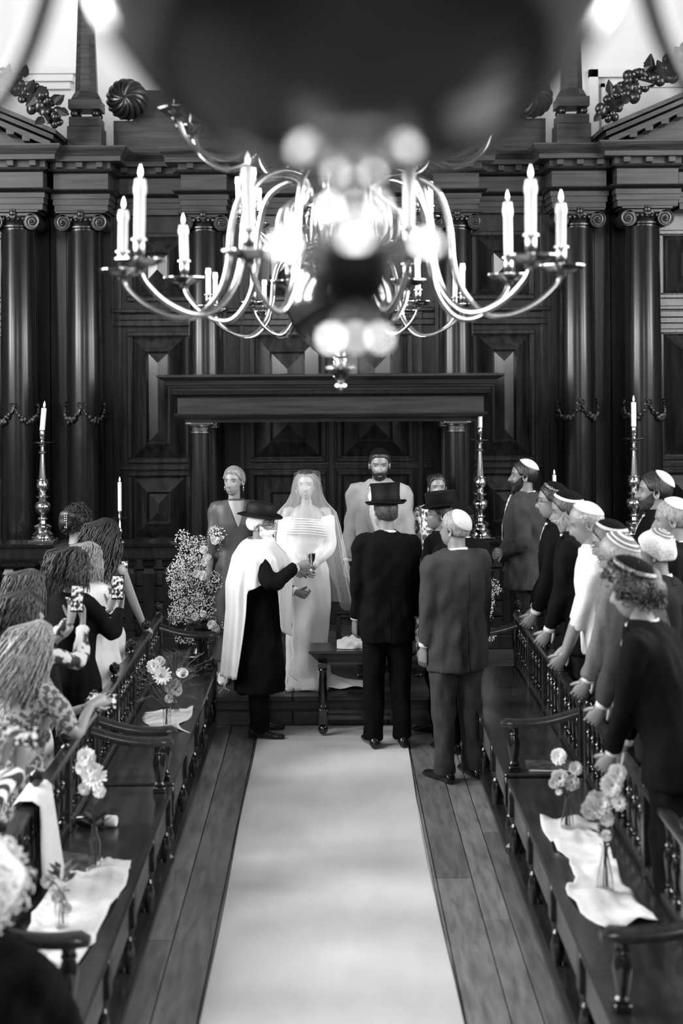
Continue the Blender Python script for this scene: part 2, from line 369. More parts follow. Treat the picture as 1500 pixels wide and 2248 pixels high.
# columns with ionic capitals and a small carved swag
def spiral(cx, cy, cz, r0, turns, s):
    pts = []; n = 34
    for i in range(n+1):
        t = i/n; a = math.pi/2+s*turns*2*math.pi*t; r = r0*(1-0.86*t)
        pts.append((cx+r*math.cos(a), cy-0.012*t, cz+r*math.sin(a)))
    return pts
def column(x, y, label):
    t = thing('column', label, 'column', (x, y, 0.22), 'ionic columns of the wooden screen')
    r = 0.168
    m = MB(); m.box(x-.23, x+.23, y-.23, y+.23, .22, .80, .01); m.box(x-.25, x+.25, y-.25, y+.25, .80, .86, .01); m.build('pedestal', 'wood_dark', t)
    m = MB(); m.lathe([(.22, .86), (.225, .90), (.20, .93), (.185, .95), (.205, .98), (.19, 1.01), (r*1.02, 1.03)], (x, y, 0), 28); m.build('column_base', 'wood_column', t, True)
    m = MB(); m.lathe([(r*1.02, 1.02), (r*1.02, 2.0), (r*.97, 3.0), (r*.90, 3.98), (r*.96, 4.0), (r*.96, 4.02)], (x, y, 0), 36); m.build('shaft', 'wood_column', t, True)
    c = MB(); c.lathe([(r*.90, 4.015), (r*1.06, 4.03), (r*1.06, 4.045), (r*.95, 4.055), (r*1.12, 4.10), (r*1.14, 4.13), (r*.9, 4.14)], (x, y, 0), 24)
    c.box(x-.235, x+.235, y-.20, y+.15, 4.158, 4.185, .006)
    c.box(x-.20, x+.20, y-.185, y+.12, 4.125, 4.158, .006)
    cap = c.build('capital', 'wood_carved', t, True)
    for s in (-1, 1):
        vx = x+s*.172; vz = 4.075
        v = MB(); v.lathe([(.001, 0), (.074, 0), (.076, .02), (.07, .30), (.072, .32), (.001, .32)], (0, 0, 0), 20)
        v.v = [(vx+p[0], y-.185+p[2], vz+p[1]) for p in v.v]
        v.tube(spiral(vx, y-.19, vz, .072, 2.2, -s), [.010-.006*i/34 for i in range(35)], 6)
        v.ball((vx, y-.20, vz), .014, 8, 5)
        v.build('volute', 'wood_carved', cap, True)
    for k in range(5):
        e = MB(); e.ball((x+(k-2)*.045, y-.185, 4.10), (.016, .02, .024), 8, 6); e.build('egg', 'wood_carved', cap, True)
    b = MB(); b.box(x-.03, x+.03, y-.215, y-.16, 4.10, 4.19, .008); b.ball((x, y-.21, 4.15), (.03, .02, .03)); b.build('boss', 'wood_carved', cap, True)
    # swag: four festoons around the shaft at the same height
    zs = 2.36
    sw = MB(); random.seed(int((x+9)*100))
    for q in range(4):
        a0 = math.pi*(-.5+.5*q)
        pts = []
        for i in range(13):
            u = i/12; a = a0+u*math.pi/2; z = zs-.13*math.sin(math.pi*u)**.8; rr = r*1.0+.012
            pts.append((x+rr*math.cos(a), y+rr*math.sin(a), z))
            for _ in range(2):
                k = random.uniform(.010, .020)*(0.6+math.sin(math.pi*u))
                sw.ball((x+(rr+.01)*math.cos(a+random.uniform(-.06, .06)), y+(rr+.01)*math.sin(a), z+random.uniform(-.02, .02)), k, 6, 4)
        sw.tube(pts, [.006+.010*math.sin(math.pi*i/12) for i in range(13)], 6)
        ax, ay = x+(r+.015)*math.cos(a0), y+(r+.015)*math.sin(a0); tx, ty = -math.sin(a0), math.cos(a0)
        for s in (-1, 1):
            lp = [(ax+tx*s*.030*(1-math.cos(w_))*.7, ay+ty*s*.030*(1-math.cos(w_))*.7, zs+.02+.022*math.sin(w_)) for w_ in np.linspace(0, 2*math.pi, 12)]
            sw.tube(lp, .005, 5)
        sw.ball((ax, ay, zs+.02), .012, 6, 5)
    sw.build('carved_swag', 'wood_carved', t, True)
YC = YW-0.22
for x, lab in ((-2.92, 'outermost dark column at the left edge, behind the tall leaning candle'), (-2.32, 'dark column below the obelisk, second from the left edge'), (-1.19, 'dark column just left of the canopy'),
               (1.19, 'dark column just right of the chandeliers, beside the canopy end'), (2.32, 'dark column second from the right edge, above the lone small candle'), (2.92, 'outermost dark column at the right edge behind the tall candlestick')):
    column(x, YC if abs(x) < 2 else (YC-0.10 if abs(x) < 2.6 else YC-0.22), lab)

# entablature in broken-out sections: architrave, frieze, dentils, cornice
ent = MB(); ent.box(-5.9, 5.9, YW+0.0, YW+0.25, 4.19, 4.765); entab = struct('trim_entablature', ent, 'wood_entab')
MB0 = MB
def section(x0, x1, f, rx=0.03):
    y = YW-f; yb = YW+0.02
    class MB(MB0):
        def build(s, *a, **kw):
            s.v = [(p[0], p[1], 4.19+(p[2]-4.19)*.85) for p in s.v]; return MB0.build(s, *a, **kw)
    m = MB()
    m.box(x0, x1, y, yb, 4.19, 4.255); m.box(x0-.012, x1+.012, y-.014, yb, 4.257, 4.32); m.box(x0-.024, x1+.024, y-.028, yb, 4.322, 4.375)
    m.build('architrave', 'wood_entab', entab)
    m = MB(); m.loft([[(x0-a, y-a, z), (x1+a, y-a, z), (x1+a, yb, z), (x0-a, yb, z)] for a, z in ((.03, 4.377), (.05, 4.385), (.075, 4.405), (.08, 4.42), (.05, 4.425))]); m.build('architrave_moulding', 'wood_dark', entab)
    m = MB(); m.box(x0-.005, x1+.005, y-.005, yb, 4.425, 4.60); m.build('frieze', 'wood_entab', entab)
    m = MB(); m.loft([[(x0-a, y-a, z), (x1+a, y-a, z), (x1+a, yb, z), (x0-a, yb, z)] for a, z in ((.0, 4.60), (.02, 4.615), (.05, 4.625), (.055, 4.645), (.03, 4.65))]); m.build('bed_moulding', 'wood_dark', entab)
    n = max(2, int((x1-x0)/.145)); sp = (x1-x0+.06)/n
    for k in range(n):
        xc = x0-.03+sp*(k+.5); m = MB(); m.box(xc-.032, xc+.032, y-.10, y-.0, 4.655, 4.715, .004); m.build('dentil', 'wood_entab', entab)
    m = MB(); m.loft([[(x0-a, y-a, z), (x1+a, y-a, z), (x1+a, yb, z), (x0-a, yb, z)] for a, z in ((.03, 4.652), (.03, 4.715), (.14, 4.718), (.145, 4.77), (.15, 4.775), (.165, 4.80), (.19, 4.83), (.20, 4.86), (.20, 4.875))]); m.build('cornice', 'wood_entab', entab)
for sgn in (-1, 1):
    for (a, b_, f) in ((1.42, 2.02, .06), (2.08, 2.58, .42), (2.66, 3.22, .56), (3.3, 5.4, .30), (.98, 1.40, .32)):
        x0, x1 = sorted((sgn*a, sgn*b_)); section(x0, x1, f)
section(-.92, .92, .06)
# attic block behind the cornice in the middle
m = MB(); m.box(-2.08, 2.08, YW-.05, YW+.3, 4.76, 5.10); m.box(-1.9, 1.9, YW-.02, YW+.3, 5.10, 5.4); struct('trim_attic', m, 'wood_entab')

# side pediments with raking cornice
def pediment(sgn, label):
    y0, y1 = YW-.74, YW+.01
    t = thing('pediment', label, 'pediment', (sgn*3.9, YW-.3, 4.88), 'wooden pediments')
    P = lambda pts: [(sgn*x, z) for x, z in (pts if sgn > 0 else reversed(pts))]
    m = MB(); m.prism(P([(2.66, 4.77), (5.16, 4.77), (3.91, 5.28)]), YW-.5, YW+.01); m.build('tympanum', 'wood_entab', t)
    def rake(dz0, dz1, y, nm, mt, e0, e1):
        for s in (-1, 1):
            xa, xb = (e0, 3.91) if s < 0 else (3.91, 7.82-e0)
            za = lambda x: 4.745+.42*(abs(3.91-e0)-abs(x-3.91))
            m = MB(); m.prism(P([(xa, za(xa)+dz0), (xb, za(xb)+dz0), (xb, za(xb)+dz1), (xa, za(xa)+dz1)]), y, y1); m.build(nm, mt, t)
    rake(.0, .05, y0-.0, 'raking_moulding', 'wood_entab', 2.55, 0); rake(.055, .095, y0-.06, 'raking_moulding', 'wood_dark', 2.51, 0); rake(.10, .14, y0-.10, 'raking_moulding', 'wood_entab', 2.48, 0)
    for k in range(8):
        for s in (-1, 1):
            x = 3.91+s*(.12+k*.145); z = 4.72+.42*(1.38-abs(x-3.91))
            m = MB(); m.box(sgn*x-.035, sgn*x+.035, y0+.02, YW-.48, z-.02, z+.04); m.build('dentil', 'wood_entab', t)
    return t
pediment(-1, 'wooden pediment slope at the top left corner'); pediment(1, 'wooden pediment slope at the top right edge')

# carved garlands of fruit lying on the pediment slopes
def garland(sgn, label, seed):
    random.seed(seed); n = 130
    t = thing('carved_garland', label, 'carving', (sgn*3.0, YW-.8, 4.95), 'carved garlands')
    fm = MB(); fm.ball((0, 0, 0), 1, 9, 7); fr = mesh_only(fm, 'fruit', 'wood_carved')
    lf = MB(); lf.loft([[(-.25, 0, 0), (0, -.12, 0), (.25, 0, 0), (0, .12, 0)], [(-.5, -.05, .5), (0, -.22, .45), (.5, -.05, .5), (0, .1, .55)], [(-.35, -.2, 1.0), (0, -.35, .95), (.35, -.2, 1.0), (0, -.1, 1.05)], [(-.05, -.5, 1.5), (0, -.52, 1.5), (.05, -.5, 1.5), (0, -.48, 1.5)]]); lm = mesh_only(lf, 'leaf', 'wood_carved')
    pts = []
    for i in range(26):
        u = i/25; x = 2.46+u*1.35; z = 4.97+u*1.0+.05*math.sin(u*9)
        pts.append((sgn*x, YW-.80, z))
    s = MB(); s.tube(pts, [.02+.035*math.sin(math.pi*min(1, i/25+.1)) for i in range(26)], 8); s.build('stem', 'wood_carved', t, True)
    for i in range(n):
        u = (i+.5)/n; x = 2.44+u*1.36; z = 4.97+u*1.0+.05*math.sin(u*9); wdt = .04+.10*abs(math.sin(u*7.5+.5))
        k = random.uniform(.028, .055)
        piece(fr, 'fruit', t, (sgn*(x+random.uniform(-.03, .03)), YW-.84+random.uniform(-.05, .03), z+random.uniform(-wdt, wdt)), (random.random(), random.random(), 0), (k, k, k*random.uniform(.9, 1.3)))
        if i % 3 == 0:
            k = random.uniform(.07, .11)
            piece(lm, 'leaf', t, (sgn*x, YW-.88, z+random.uniform(-wdt, wdt)), (random.uniform(-.5, .5), random.uniform(-2.6, 2.6), 0), (k, k, k))
garland(-1, 'carved fruit garland on the left pediment slope', 5); garland(1, 'carved fruit garland on the right pediment slope', 9)

# obelisks
def obelisk(x, label):
    y = YW-.2
    t = thing('obelisk', label, 'obelisk', (x, y, 4.88), 'obelisks')
    m = MB(); m.box(x-.16, x+.16, y-.16, y+.16, 4.765, 5.00, .006); m.box(x-.145, x+.145, y-.145, y+.145, 5.00, 5.09, .006); m.build('pedestal', 'wood_entab', t)
    for i in (-1, 1):
        for j in (-1, 1):
            b = MB(); b.ball((x+i*.10, y+j*.10, 5.125), .038, 12, 8); b.build('ball_foot', 'wood_carved', t, True)
    m = MB(); m.box(x-.15, x+.15, y-.15, y+.15, 5.16, 5.255, .006); m.build('plinth', 'wood_entab', t)
    def octa(h, z): return [(x+h*math.cos(math.pi/8+k*math.pi/4)/.924, y+h*math.sin(math.pi/8+k*math.pi/4)/.924, z) for k in range(8)]
    m = MB(); m.loft([octa(.14, 5.255), octa(.135, 5.28), octa(.11, 5.33), octa(.102, 5.34), octa(.065, 6.4), octa(.05, 6.75), octa(.01, 6.85)]); m.build('obelisk_shaft', 'wood_entab', t)
obelisk(-2.31, 'tall octagonal wooden obelisk on ball feet at the upper left'); obelisk(2.30, 'obelisk at the upper right mostly hidden by the nearest chandelier')
# carved round wreath beside the left obelisk
def wreath(x, label):
    z = 5.28; y = YW-.15
    t = thing('carved_ball', label, 'carving', (x, y, 5.13), 'carved ball ornaments')
    m = MB(); m.ball((x, y, z), (.19, .14, .19), 24, 16); m.build('ball', 'wood_carved', t, True)
    for k in range(16):
        a = 2*math.pi*k/16
        pts = [(x+.19*math.cos(b)*math.cos(a+b*.6), y-.15*math.sin(b), z+.19*math.cos(b)*math.sin(a+b*.6)) for b in np.linspace(.05, 1.5, 9)]
        l = MB(); l.tube(pts, [.012, .018, .022, .024, .024, .022, .018, .012, .006], 6); l.build('acanthus_leaf', 'wood_carved', t, True)
wreath(-1.93, 'carved round wooden ornament beside the left obelisk'); wreath(1.93, 'carved round wooden ornament behind the nearest chandelier at the right')
# ------------------------------------------------------------------ canopy
def canopy():
    t = thing('wooden_canopy', 'dark wooden canopy on four posts with brass capitals behind the couple', 'canopy', (0, 11.7, 0.22))
    y0, y1 = 11.28, 12.45; X = 1.27
    m = MB()
    m.loft([[(-X-a, y0-a, z), (X+a-.01, y0-a, z), (X+a-.01, y1+a, z), (-X-a, y1+a, z)] for a, z in ((.045, 2.53), (.05, 2.55), (.06, 2.555), (.07, 2.575), (.085, 2.58), (.10, 2.615), (.125, 2.625), (.155, 2.645), (.155, 2.66))])
    m.build('cornice', 'wood_canopy', t)
    m = MB(); m.loft([[(-X-a, y0-a, z), (X+a-.01, y0-a, z), (X+a-.01, y1+a, z), (-X-a, y1+a, z)] for a, z in ((.01, 2.475), (.02, 2.49), (.05, 2.50), (.055, 2.528), (.0, 2.53))]); m.build('cornice_moulding', 'wood_dark', t)
    m = MB()
    m.box(-X, X-.01, y0, y0+.10, 2.34, 2.475); m.box(-X, X-.01, y1-.1, y1, 2.34, 2.475); m.box(-X, -X+.1, y0+.1, y1-.1, 2.34, 2.475); m.box(X-.11, X-.01, y0+.1, y1-.1, 2.34, 2.475); m.build('frieze', 'wood_canopy', t)
    m = MB(); m.loft([[(-X-a, y0-a, z), (X+a-.01, y0-a, z), (X+a-.01, y1+a, z), (-X-a, y1+a, z)] for a, z in ((-.06, 2.265), (-.05, 2.30), (.0, 2.305), (.025, 2.33), (.03, 2.34))]); m.build('architrave', 'wood_canopy', t)
    for (x, y) in ((-1.09, y0+.09), (1.04, y0+.09), (-1.09, y1-.09), (1.04, y1-.09)):
        m = MB(); m.box(x-.10, x+.10, y-.10, y+.10, .22, .34, .008); m.lathe([(.095, .34), (.10, .36), (.085, .385), (.079, .40)], (x, y, 0), 20); m.lathe([(.079, .40), (.079, 1.4), (.072, 2.16), (.072, 2.175)], (x, y, 0), 24)
        p = m.build('post', 'wood_column', t, True)
        m = MB(); m.lathe([(.076, 2.175), (.088, 2.18), (.088, 2.19), (.078, 2.195), (.080, 2.225), (.098, 2.232), (.105, 2.245), (.105, 2.252)], (x, y, 0), 24); m.box(x-.115, x+.115, y-.115, y+.115, 2.252, 2.268, .004)
        m.build('brass_capital', 'brass', p, True)
canopy()

# ------------------------------------------------------------------ front balustrade with candlesticks
YR = 12.15
def balustrade(sgn, xa, xb, label):
    x0, x1 = sorted((sgn*xa, sgn*xb)); t = thing('balustrade', label, 'balustrade', ((x0+x1)/2, YR, .22))
    m = MB(); m.loft([[(x0-a, YR-b_, z), (x1+a, YR-b_, z), (x1+a, YR+b_, z), (x0-a, YR+b_, z)] for a, b_, z in ((0, .11, 1.03), (0, .12, 1.05), (0, .12, 1.14), (.01, .15, 1.15), (.015, .16, 1.175), (.01, .15, 1.18))]); m.build('top_rail', 'wood_dark', t)
    m = MB(); m.box(x0, x1, YR-.09, YR+.09, .22, .34, .008); m.build('bottom_rail', 'wood_dark', t)
    b = MB()
    sq = lambda h, z: [(-h, -h, z), (h, -h, z), (h, h, z), (-h, h, z)]
    b.loft([sq(.055, .0), sq(.055, .04), sq(.035, .05), sq(.045, .08), sq(.052, .12)]); b.loft([sq(.034, .12), sq(.058, .50), sq(.060, .56)]); b.loft([sq(.052, .56), sq(.036, .60), sq(.036, .615), sq(.058, .63), sq(.058, .69)])
    bm_ = mesh_only(b, 'baluster', 'wood_baluster', False)
    n = int((x1-x0)/.172)
    for k in range(n): piece(bm_, 'baluster', t, (x0+(x1-x0)*(k+.5)/n, YR, .34))
    # pale boarding seen behind
    return t
balustrade(-1, 1.36, 4.2, 'dark balustrade with square tapered balusters at the left, carrying the candlesticks')
balustrade(1, 1.28, 4.2, 'dark balustrade behind the men at the right, carrying the candlesticks')
for sgn, nm in ((-1, 'left'), (1, 'right')):
    x0, x1 = sorted((sgn*1.0, sgn*5.5)); m = MB(); m.box(x0, x1, 12.7, 12.74, .22, 1.0); o = struct('trim_boarding_'+nm, m, 'wood_dark')
    for k in range(5):
        b = MB(); b.box(x0, x1, 12.68, 12.70, .25+k*.15, .385+k*.15, .004); b.build('board', 'wood_step', o)

def flame_on(m, x, y, z, s=1.0):
    m.lathe([(.001, 0), (.006*s, .006*s), (.0085*s, .016*s), (.007*s, .028*s), (.003*s, .042*s), (.0005, .05*s)], (x, y, z), 8)
def candle(name, label, group, base, h, r, tilt=0.0, drip=True, lit=True):
    t = thing(name, label, 'candle', base, group); t.rotation_euler = (0, tilt, 0)
    m = MB()
    prof = [(r*.95, 0), (r, h*.3), (r*.98, h*.72), (r*1.18, h*.78), (r*1.2, h*.86), (r*1.05, h*.93), (r*1.02, h*.985), (r*.8, h)] if drip else [(r, 0), (r, h*.97), (r*.85, h)]
    m.lathe(prof, (0, 0, 0), 14); m.build('wax_shaft', 'wax', t, True, local=True)
    m = MB(); m.lathe([(.002, 0), (.002, .012)], (0, 0, h), 6); m.build('wick', 'wick', t, local=True)
    if lit:
        m = MB(); flame_on(m, 0, 0, h+.006, r/.0095*0.46); m.build('flame', 'flame', t, True, local=True)
    return t
STICK = [(.0, 0), (.145, 0), (.145, .035)]
def candlestick(x, zc, label):
    y = YR; z0 = 1.18
    t = thing('candlestick', label, 'candlestick', (x, y, z0), 'tall brass candlesticks')
    m = MB(); m.box(x-.115, x+.115, y-.115, y+.115, z0, z0+.025, .004); m.build('foot', 'silver', t)
    m = MB(); m.lathe([(.10, .025), (.10, .045), (.085, .05), (.09, .07), (.075, .085), (.06, .10), (.075, .12), (.078, .14), (.055, .155), (.032, .165), (.028, .19), (.045, .20), (.045, .21), (.028, .22), (.032, .245), (.055, .265), (.068, .295), (.070, .32), (.06, .345), (.035, .36), (.035, .385), (.062, .40), (.062, .408), (.035, .415), (.032, .45), (.05, .465), (.055, .49), (.055, .515), (.045, .54), (.058, .548), (.058, .556), (.034, .56), (.020, .78), (.034, .79), (.034, .80), (.020, .81), (.018, .845), (.03, .855), (.03, .862), (.015, .87)], (x, y, z0), 24)
    m.build('stem', 'silver', t, True)
    m = MB(); m.lathe([(.015, .868), (.06, .872), (.105, .885), (.108, .89), (.06, .88), (.015, .876)], (x, y, z0), 28); m.build('drip_pan', 'silver', t, True)
    m = MB(); m.lathe([(.012, .875), (.02, .89), (.013, .905), (.024, .92), (.026, .965), (.022, .985), (.032, .99), (.032, .997), (.015, .998)], (x, y, z0), 18); m.build('socket', 'silver', t, True)
xl = at(92, 1183, YR).x
candlestick(xl, 0, 'tall baluster candlestick on the left balustrade with a leaning candle')
candle('candle', 'tall lit candle leaning right in the left candlestick', 'candlestick candles', (xl, YR, 2.17), .20, .023, R(5), False)
for px, lab in ((1053, 'tall polished candlestick beside the right end of the canopy'), (1391, 'tall polished candlestick in front of the outermost right column')):
    xx = at(px, 1172, YR).x; candlestick(xx, 0, lab)
    candle('candle', 'lit candle in the tall candlestick '+('next to the canopy' if px < 1200 else 'near the right edge'), 'candlestick candles', (xx, YR, 2.17), .30 if px < 1200 else .22, .022, 0, False)
def small_stick(px, label, clabel, ht):
    x = at(px, 1180, YR).x; z0 = 1.18; y = YR-.02
    t = thing('small_candlestick', label, 'candlestick', (x, y, z0), 'small candlesticks')
    m = MB(); m.lathe([(.055, 0), (.055, .008), (.025, .016), (.013, .03), (.012, .06), (.022, .075), (.026, .095), (.018, .115), (.009, .13), (.009, .20), (.008, .205)], (x, y, z0), 18); m.build('stem', 'silver', t, True)
    m = MB(); m.lathe([(.006, .203), (.065, .208), (.072, .214), (.06, .212), (.006, .208)], (x, y, z0), 24); m.build('drip_pan', 'silver', t, True)
    m = MB(); m.lathe([(.010, .21), (.016, .23), (.016, .27), (.02, .275), (.012, .278)], (x, y, z0), 14); m.build('socket', 'silver', t, True)
    candle('candle', clabel, 'small candles', (x, y, z0+.27), ht, .0165, 0, False)
small_stick(262, 'small short candlestick on the left balustrade between the women and the flowers', 'slim lit candle above the long curly dark hair at the left', .26)
small_stick(1215, 'small candlestick hidden behind the heads of the men at the right', 'slim lit candle showing just above the dark skullcaps at the right', .30)

# ------------------------------------------------------------------ benches (front rows either side of the aisle)
def bal_mesh():
    b = MB(); b.lathe([(.019, 0), (.019, .03), (.010, .04), (.016, .055), (.010, .07), (.013, .10), (.019, .16), (.020, .19), (.011, .215), (.018, .225), (.010, .24), (.012, .29), (.017, .305), (.017, .33)], (0, 0, 0), 10)
    return mesh_only(b, 'baluster', 'wood_baluster')
BAL = bal_mesh()
fb = MB(); fb.lathe([(.022, 0), (.028, .01), (.016, .02), (.014, .028), (.030, .045), (.034, .062), (.030, .08), (.012, .092), (.008, .098)], (0, 0, 0), 12); FIN = mesh_only(fb, 'finial', 'wood_baluster')
lg = MB(); lg.lathe([(.030, 0), (.034, .02), (.020, .035), (.026, .06), (.032, .10), (.034, .14), (.022, .18), (.030, .195), (.022, .21), (.034, .24), (.034, .25)], (0, 0, 0), 12); lg.box(-.036, .036, -.036, .036, .25, .415, .004); LEG = mesh_only(lg, 'leg', 'wood_baluster')
ap = MB(); ap.box(-.032, .032, -.032, .032, 0, .03, .004); ap.lathe([(.024, .03), (.03, .045), (.022, .055), (.026, .08), (.034, .14), (.033, .17), (.024, .20), (.030, .21), (.024, .225), (.03, .25)], (0, 0, 0), 14); APOST = mesh_only(ap, 'arm_post', 'wood_baluster')
def bench(sgn, xf, xb, y0, y1, label, arm_y, zr):
    t = thing('bench', label, 'bench', (sgn*(xf+xb)/2, (y0+y1)/2, 0), 'long wooden benches')
    S = lambda x: sgn*x
    def bx(name, mt, xa, xb_, ya, yb, za, zb, bev=.006):
        m = MB(); a, b_ = sorted((S(xa), S(xb_))); m.box(a, b_, ya, yb, za, zb, bev); return m.build(name, mt, t)
    bx('seat', 'wood_bench', xf-.015, xb+.03, y0, y1, .435, .46, .008)
    n = 4; L = y1-y0
    for k in range(n):
        ya, yb = y0+.05+k*(L-.1)/n, y0+.05+(k+1)*(L-.1)/n
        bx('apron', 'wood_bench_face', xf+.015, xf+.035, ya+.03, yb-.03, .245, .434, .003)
    for k in range(n+1):
        y = y0+.05+k*(L-.1)/n
        piece(LEG, 'leg', t, (S(xf+.025), y, .02)); piece(LEG, 'leg', t, (S(xb-.03), y, .02))
    bx('footboard', 'wood_bench', xf-.01, xf+.09, y0, y1, .0, .07, .02)
    bx('back_bottom_rail', 'wood_bench', xb-.012, xb+.028, y0, y1, .47, .51, .006)
    bx('back_rail', 'wood_bench', xb-.025, xb+.040, y0, y1, zr-.035, zr, .010)
    nb = int(L/.125); h = (zr-.035-.51)/.33
    for k in range(nb): piece(BAL, 'baluster', t, (S(xb+.008), y0+L*(k+.5)/nb, .51), (0, 0, 0), (1, 1, h))
    for k in range(5):
        y = y0+.04+(L-.08)*k/4
        m = MB(); m.box(S(xb+.008)-.026, S(xb+.008)+.026, y-.026, y+.026, .46, zr+.004, .004); m.build('back_post', 'wood_bench', t)
        piece(FIN, 'finial', t, (S(xb+.008), y, zr))
    for y in arm_y:
        piece(APOST, 'arm_post', t, (S(xf+.045), y, .46))
        m = MB(); rings = []
        for i in range(13):
            u = i/12; x = xf-.03+u*(xb-xf+.02); z = .735-.018*math.sin(u*math.pi)+.055*u*u+(-.012 if i == 0 else 0); hw = .036-.006*math.sin(u*math.pi) if i else .024; th = .020 if i else .012
            rings.append([(S(x), y-hw, z-th), (S(x), y-hw*1.05, z), (S(x), y-hw*.8, z+th), (S(x), y, z+th*1.25), (S(x), y+hw*.8, z+th), (S(x), y+hw*1.05, z), (S(x), y+hw, z-th), (S(x), y, z-th*1.2)])
        m.loft(rings); m.build('armrest', 'wood_bench', t, True, angle=60)
    return t
XLF, XRF = .885, .965; XLB, XRB = 1.30, 1.385; ZR = .865
bench(-1, XLF, XLB, 7.45, 10.30, 'far left bench nearest the dais, with vases on a white cloth', (10.2, 7.52), ZR)
bench(-1, XLF, XLB, 4.62, 7.40, 'near left bench with the long crumpled white cloth', (7.30, 4.78), ZR)
bench(1, XRF, XRB, 7.58, 10.30, 'far right bench behind the man in the grey suit', (10.2, 7.64), ZR)
bench(1, XRF, XRB, 4.62, 7.50, 'near right bench with two flower vases on white cloths', (4.80,), ZR)
bench(-1, XLF, XLB, 2.6, 4.55, 'nearest left bench under the seated white-haired person', (), ZR)

# ------------------------------------------------------------------ ceremony table
def table():
    xa, xb, y0, y1, zt = -.175, .62, 9.98, 10.30, .645
    t = thing('side_table', 'small dark table with turned legs standing on the end of the carpet', 'table', ((xa+xb)/2, 10.14, 0.014))
    m = MB(); m.box(xa, xb, y0, y1, zt-.022, zt, .006); m.build('table_top', 'wood_bench', t)
    m = MB(); m.loft([[(xa+a, y0+a, z), (xb-a, y0+a, z), (xb-a, y1-a, z), (xa+a, y1-a, z)] for a, z in ((.075, .53), (.07, .55), (.05, .575), (.03, .60), (.01, .622))]); m.build('apron', 'wood_bench', t)
    lm = MB(); lm.ball((0, 0, .044), (.036, .036, .040), 14, 9); lm.box(-.032, .032, -.032, .032, .085, .20, .004); lm.lathe([(.028, .20), (.034, .215), (.024, .23), (.030, .25), (.033, .32), (.029, .42), (.024, .47), (.034, .485), (.026, .50)], (0, 0, 0), 14); lm.box(-.033, .033, -.033, .033, .50, .54, .003)
    LM = mesh_only(lm, 'leg', 'wood_baluster')
    for x in (xa+.10, xb-.10):
        for y in (y0+.07, y1-.07): piece(LM, 'leg', t, (x, y, .012))
    for y in (y0+.07, y1-.07):
        m = MB(); m.box(xa+.13, xb-.13, y-.014, y+.014, .13, .16, .003); m.build('stretcher', 'wood_bench', t)
    for x in (xa+.10, xb-.10):
        m = MB(); m.box(x-.012, x+.012, y0+.10, y1-.10, .13, .16, .003); m.build('stretcher', 'wood_bench', t)
table()
# wrapped white napkin on the table
n1, n2 = 26, 14; vt = []
for i in range(n1):
    for j in range(n2):
        u, v = i/(n1-1), j/(n2-1); a = v*math.pi
        rr = .048*(.55+.45*math.sin(math.pi*min(1, u*1.15)))*(1+.16*math.sin(9*u+5*a)+.10*math.sin(17*u-7*a))
        if u > .8: rr *= .75+.25*math.sin(8*a)
        vt.append((.03+u*.25, 10.1-math.cos(a)*rr*1.2, .648+max(0, math.sin(a)*rr*1.7)))
mb = MB(); mb.add(vt, [(i*n2+j, i*n2+j+1, (i+1)*n2+j+1, (i+1)*n2+j) for i in range(n1-1) for j in range(n2-1)]); mb.add([vt[j] for j in range(n2)], [tuple(range(n2))]); mb.add([vt[(n1-1)*n2+j] for j in range(n2)], [tuple(range(n2))])
tag(mb.build('napkin_bundle', 'cloth_white', None, True, angle=70), 'white napkin wrapped into a bundle on the small table', 'napkin')

# ------------------------------------------------------------------ low dark chair on the dais behind the table
def chair(x, y, label):
    t = thing('dais_chair', label, 'chair', (x, y, .22))
    m = MB(); m.box(x-.22, x+.22, y-.2, y+.2, .62, .67, .012); m.build('seat', 'wood_dark', t)
    for i in (-1, 1):
        for j in (-1, 1):
            l = MB(); l.box(x+i*.19-.02, x+i*.19+.02, y+j*.17-.02, y+j*.17+.02, .22, .62, .004); l.build('leg', 'wood_dark', t)
    for k in range(3):
        l = MB(); l.box(x-.17, x+.17, y+.165, y+.185, .75+k*.12, .81+k*.12, .004); l.build('slat', 'wood_dark', t)
    for i in (-1, 1):
        l = MB(); l.box(x+i*.19-.02, x+i*.19+.02, y+.15, y+.19, .67, 1.12, .004); l.build('back_post', 'wood_dark', t)
chair(.24, 11.75, 'low dark chair standing on the dais between the bride and the light-suited man')
# ------------------------------------------------------------------ chandeliers
def bez(P, n):
    # Catmull-Rom through control points
    P = [Vector(p) for p in P]; P = [P[0]*2-P[1]]+P+[P[-1]*2-P[-2]]; out = []
    for i in range(1, len(P)-2):
        for k in range(n):
            t = k/n; a, b, c, d = P[i-1:i+3]
            out.append(.5*((2*b)+(c-a)*t+(2*a-5*b+4*c-d)*t*t+(3*b-a-3*c+d)*t**3))
    out.append(P[-2]); return out
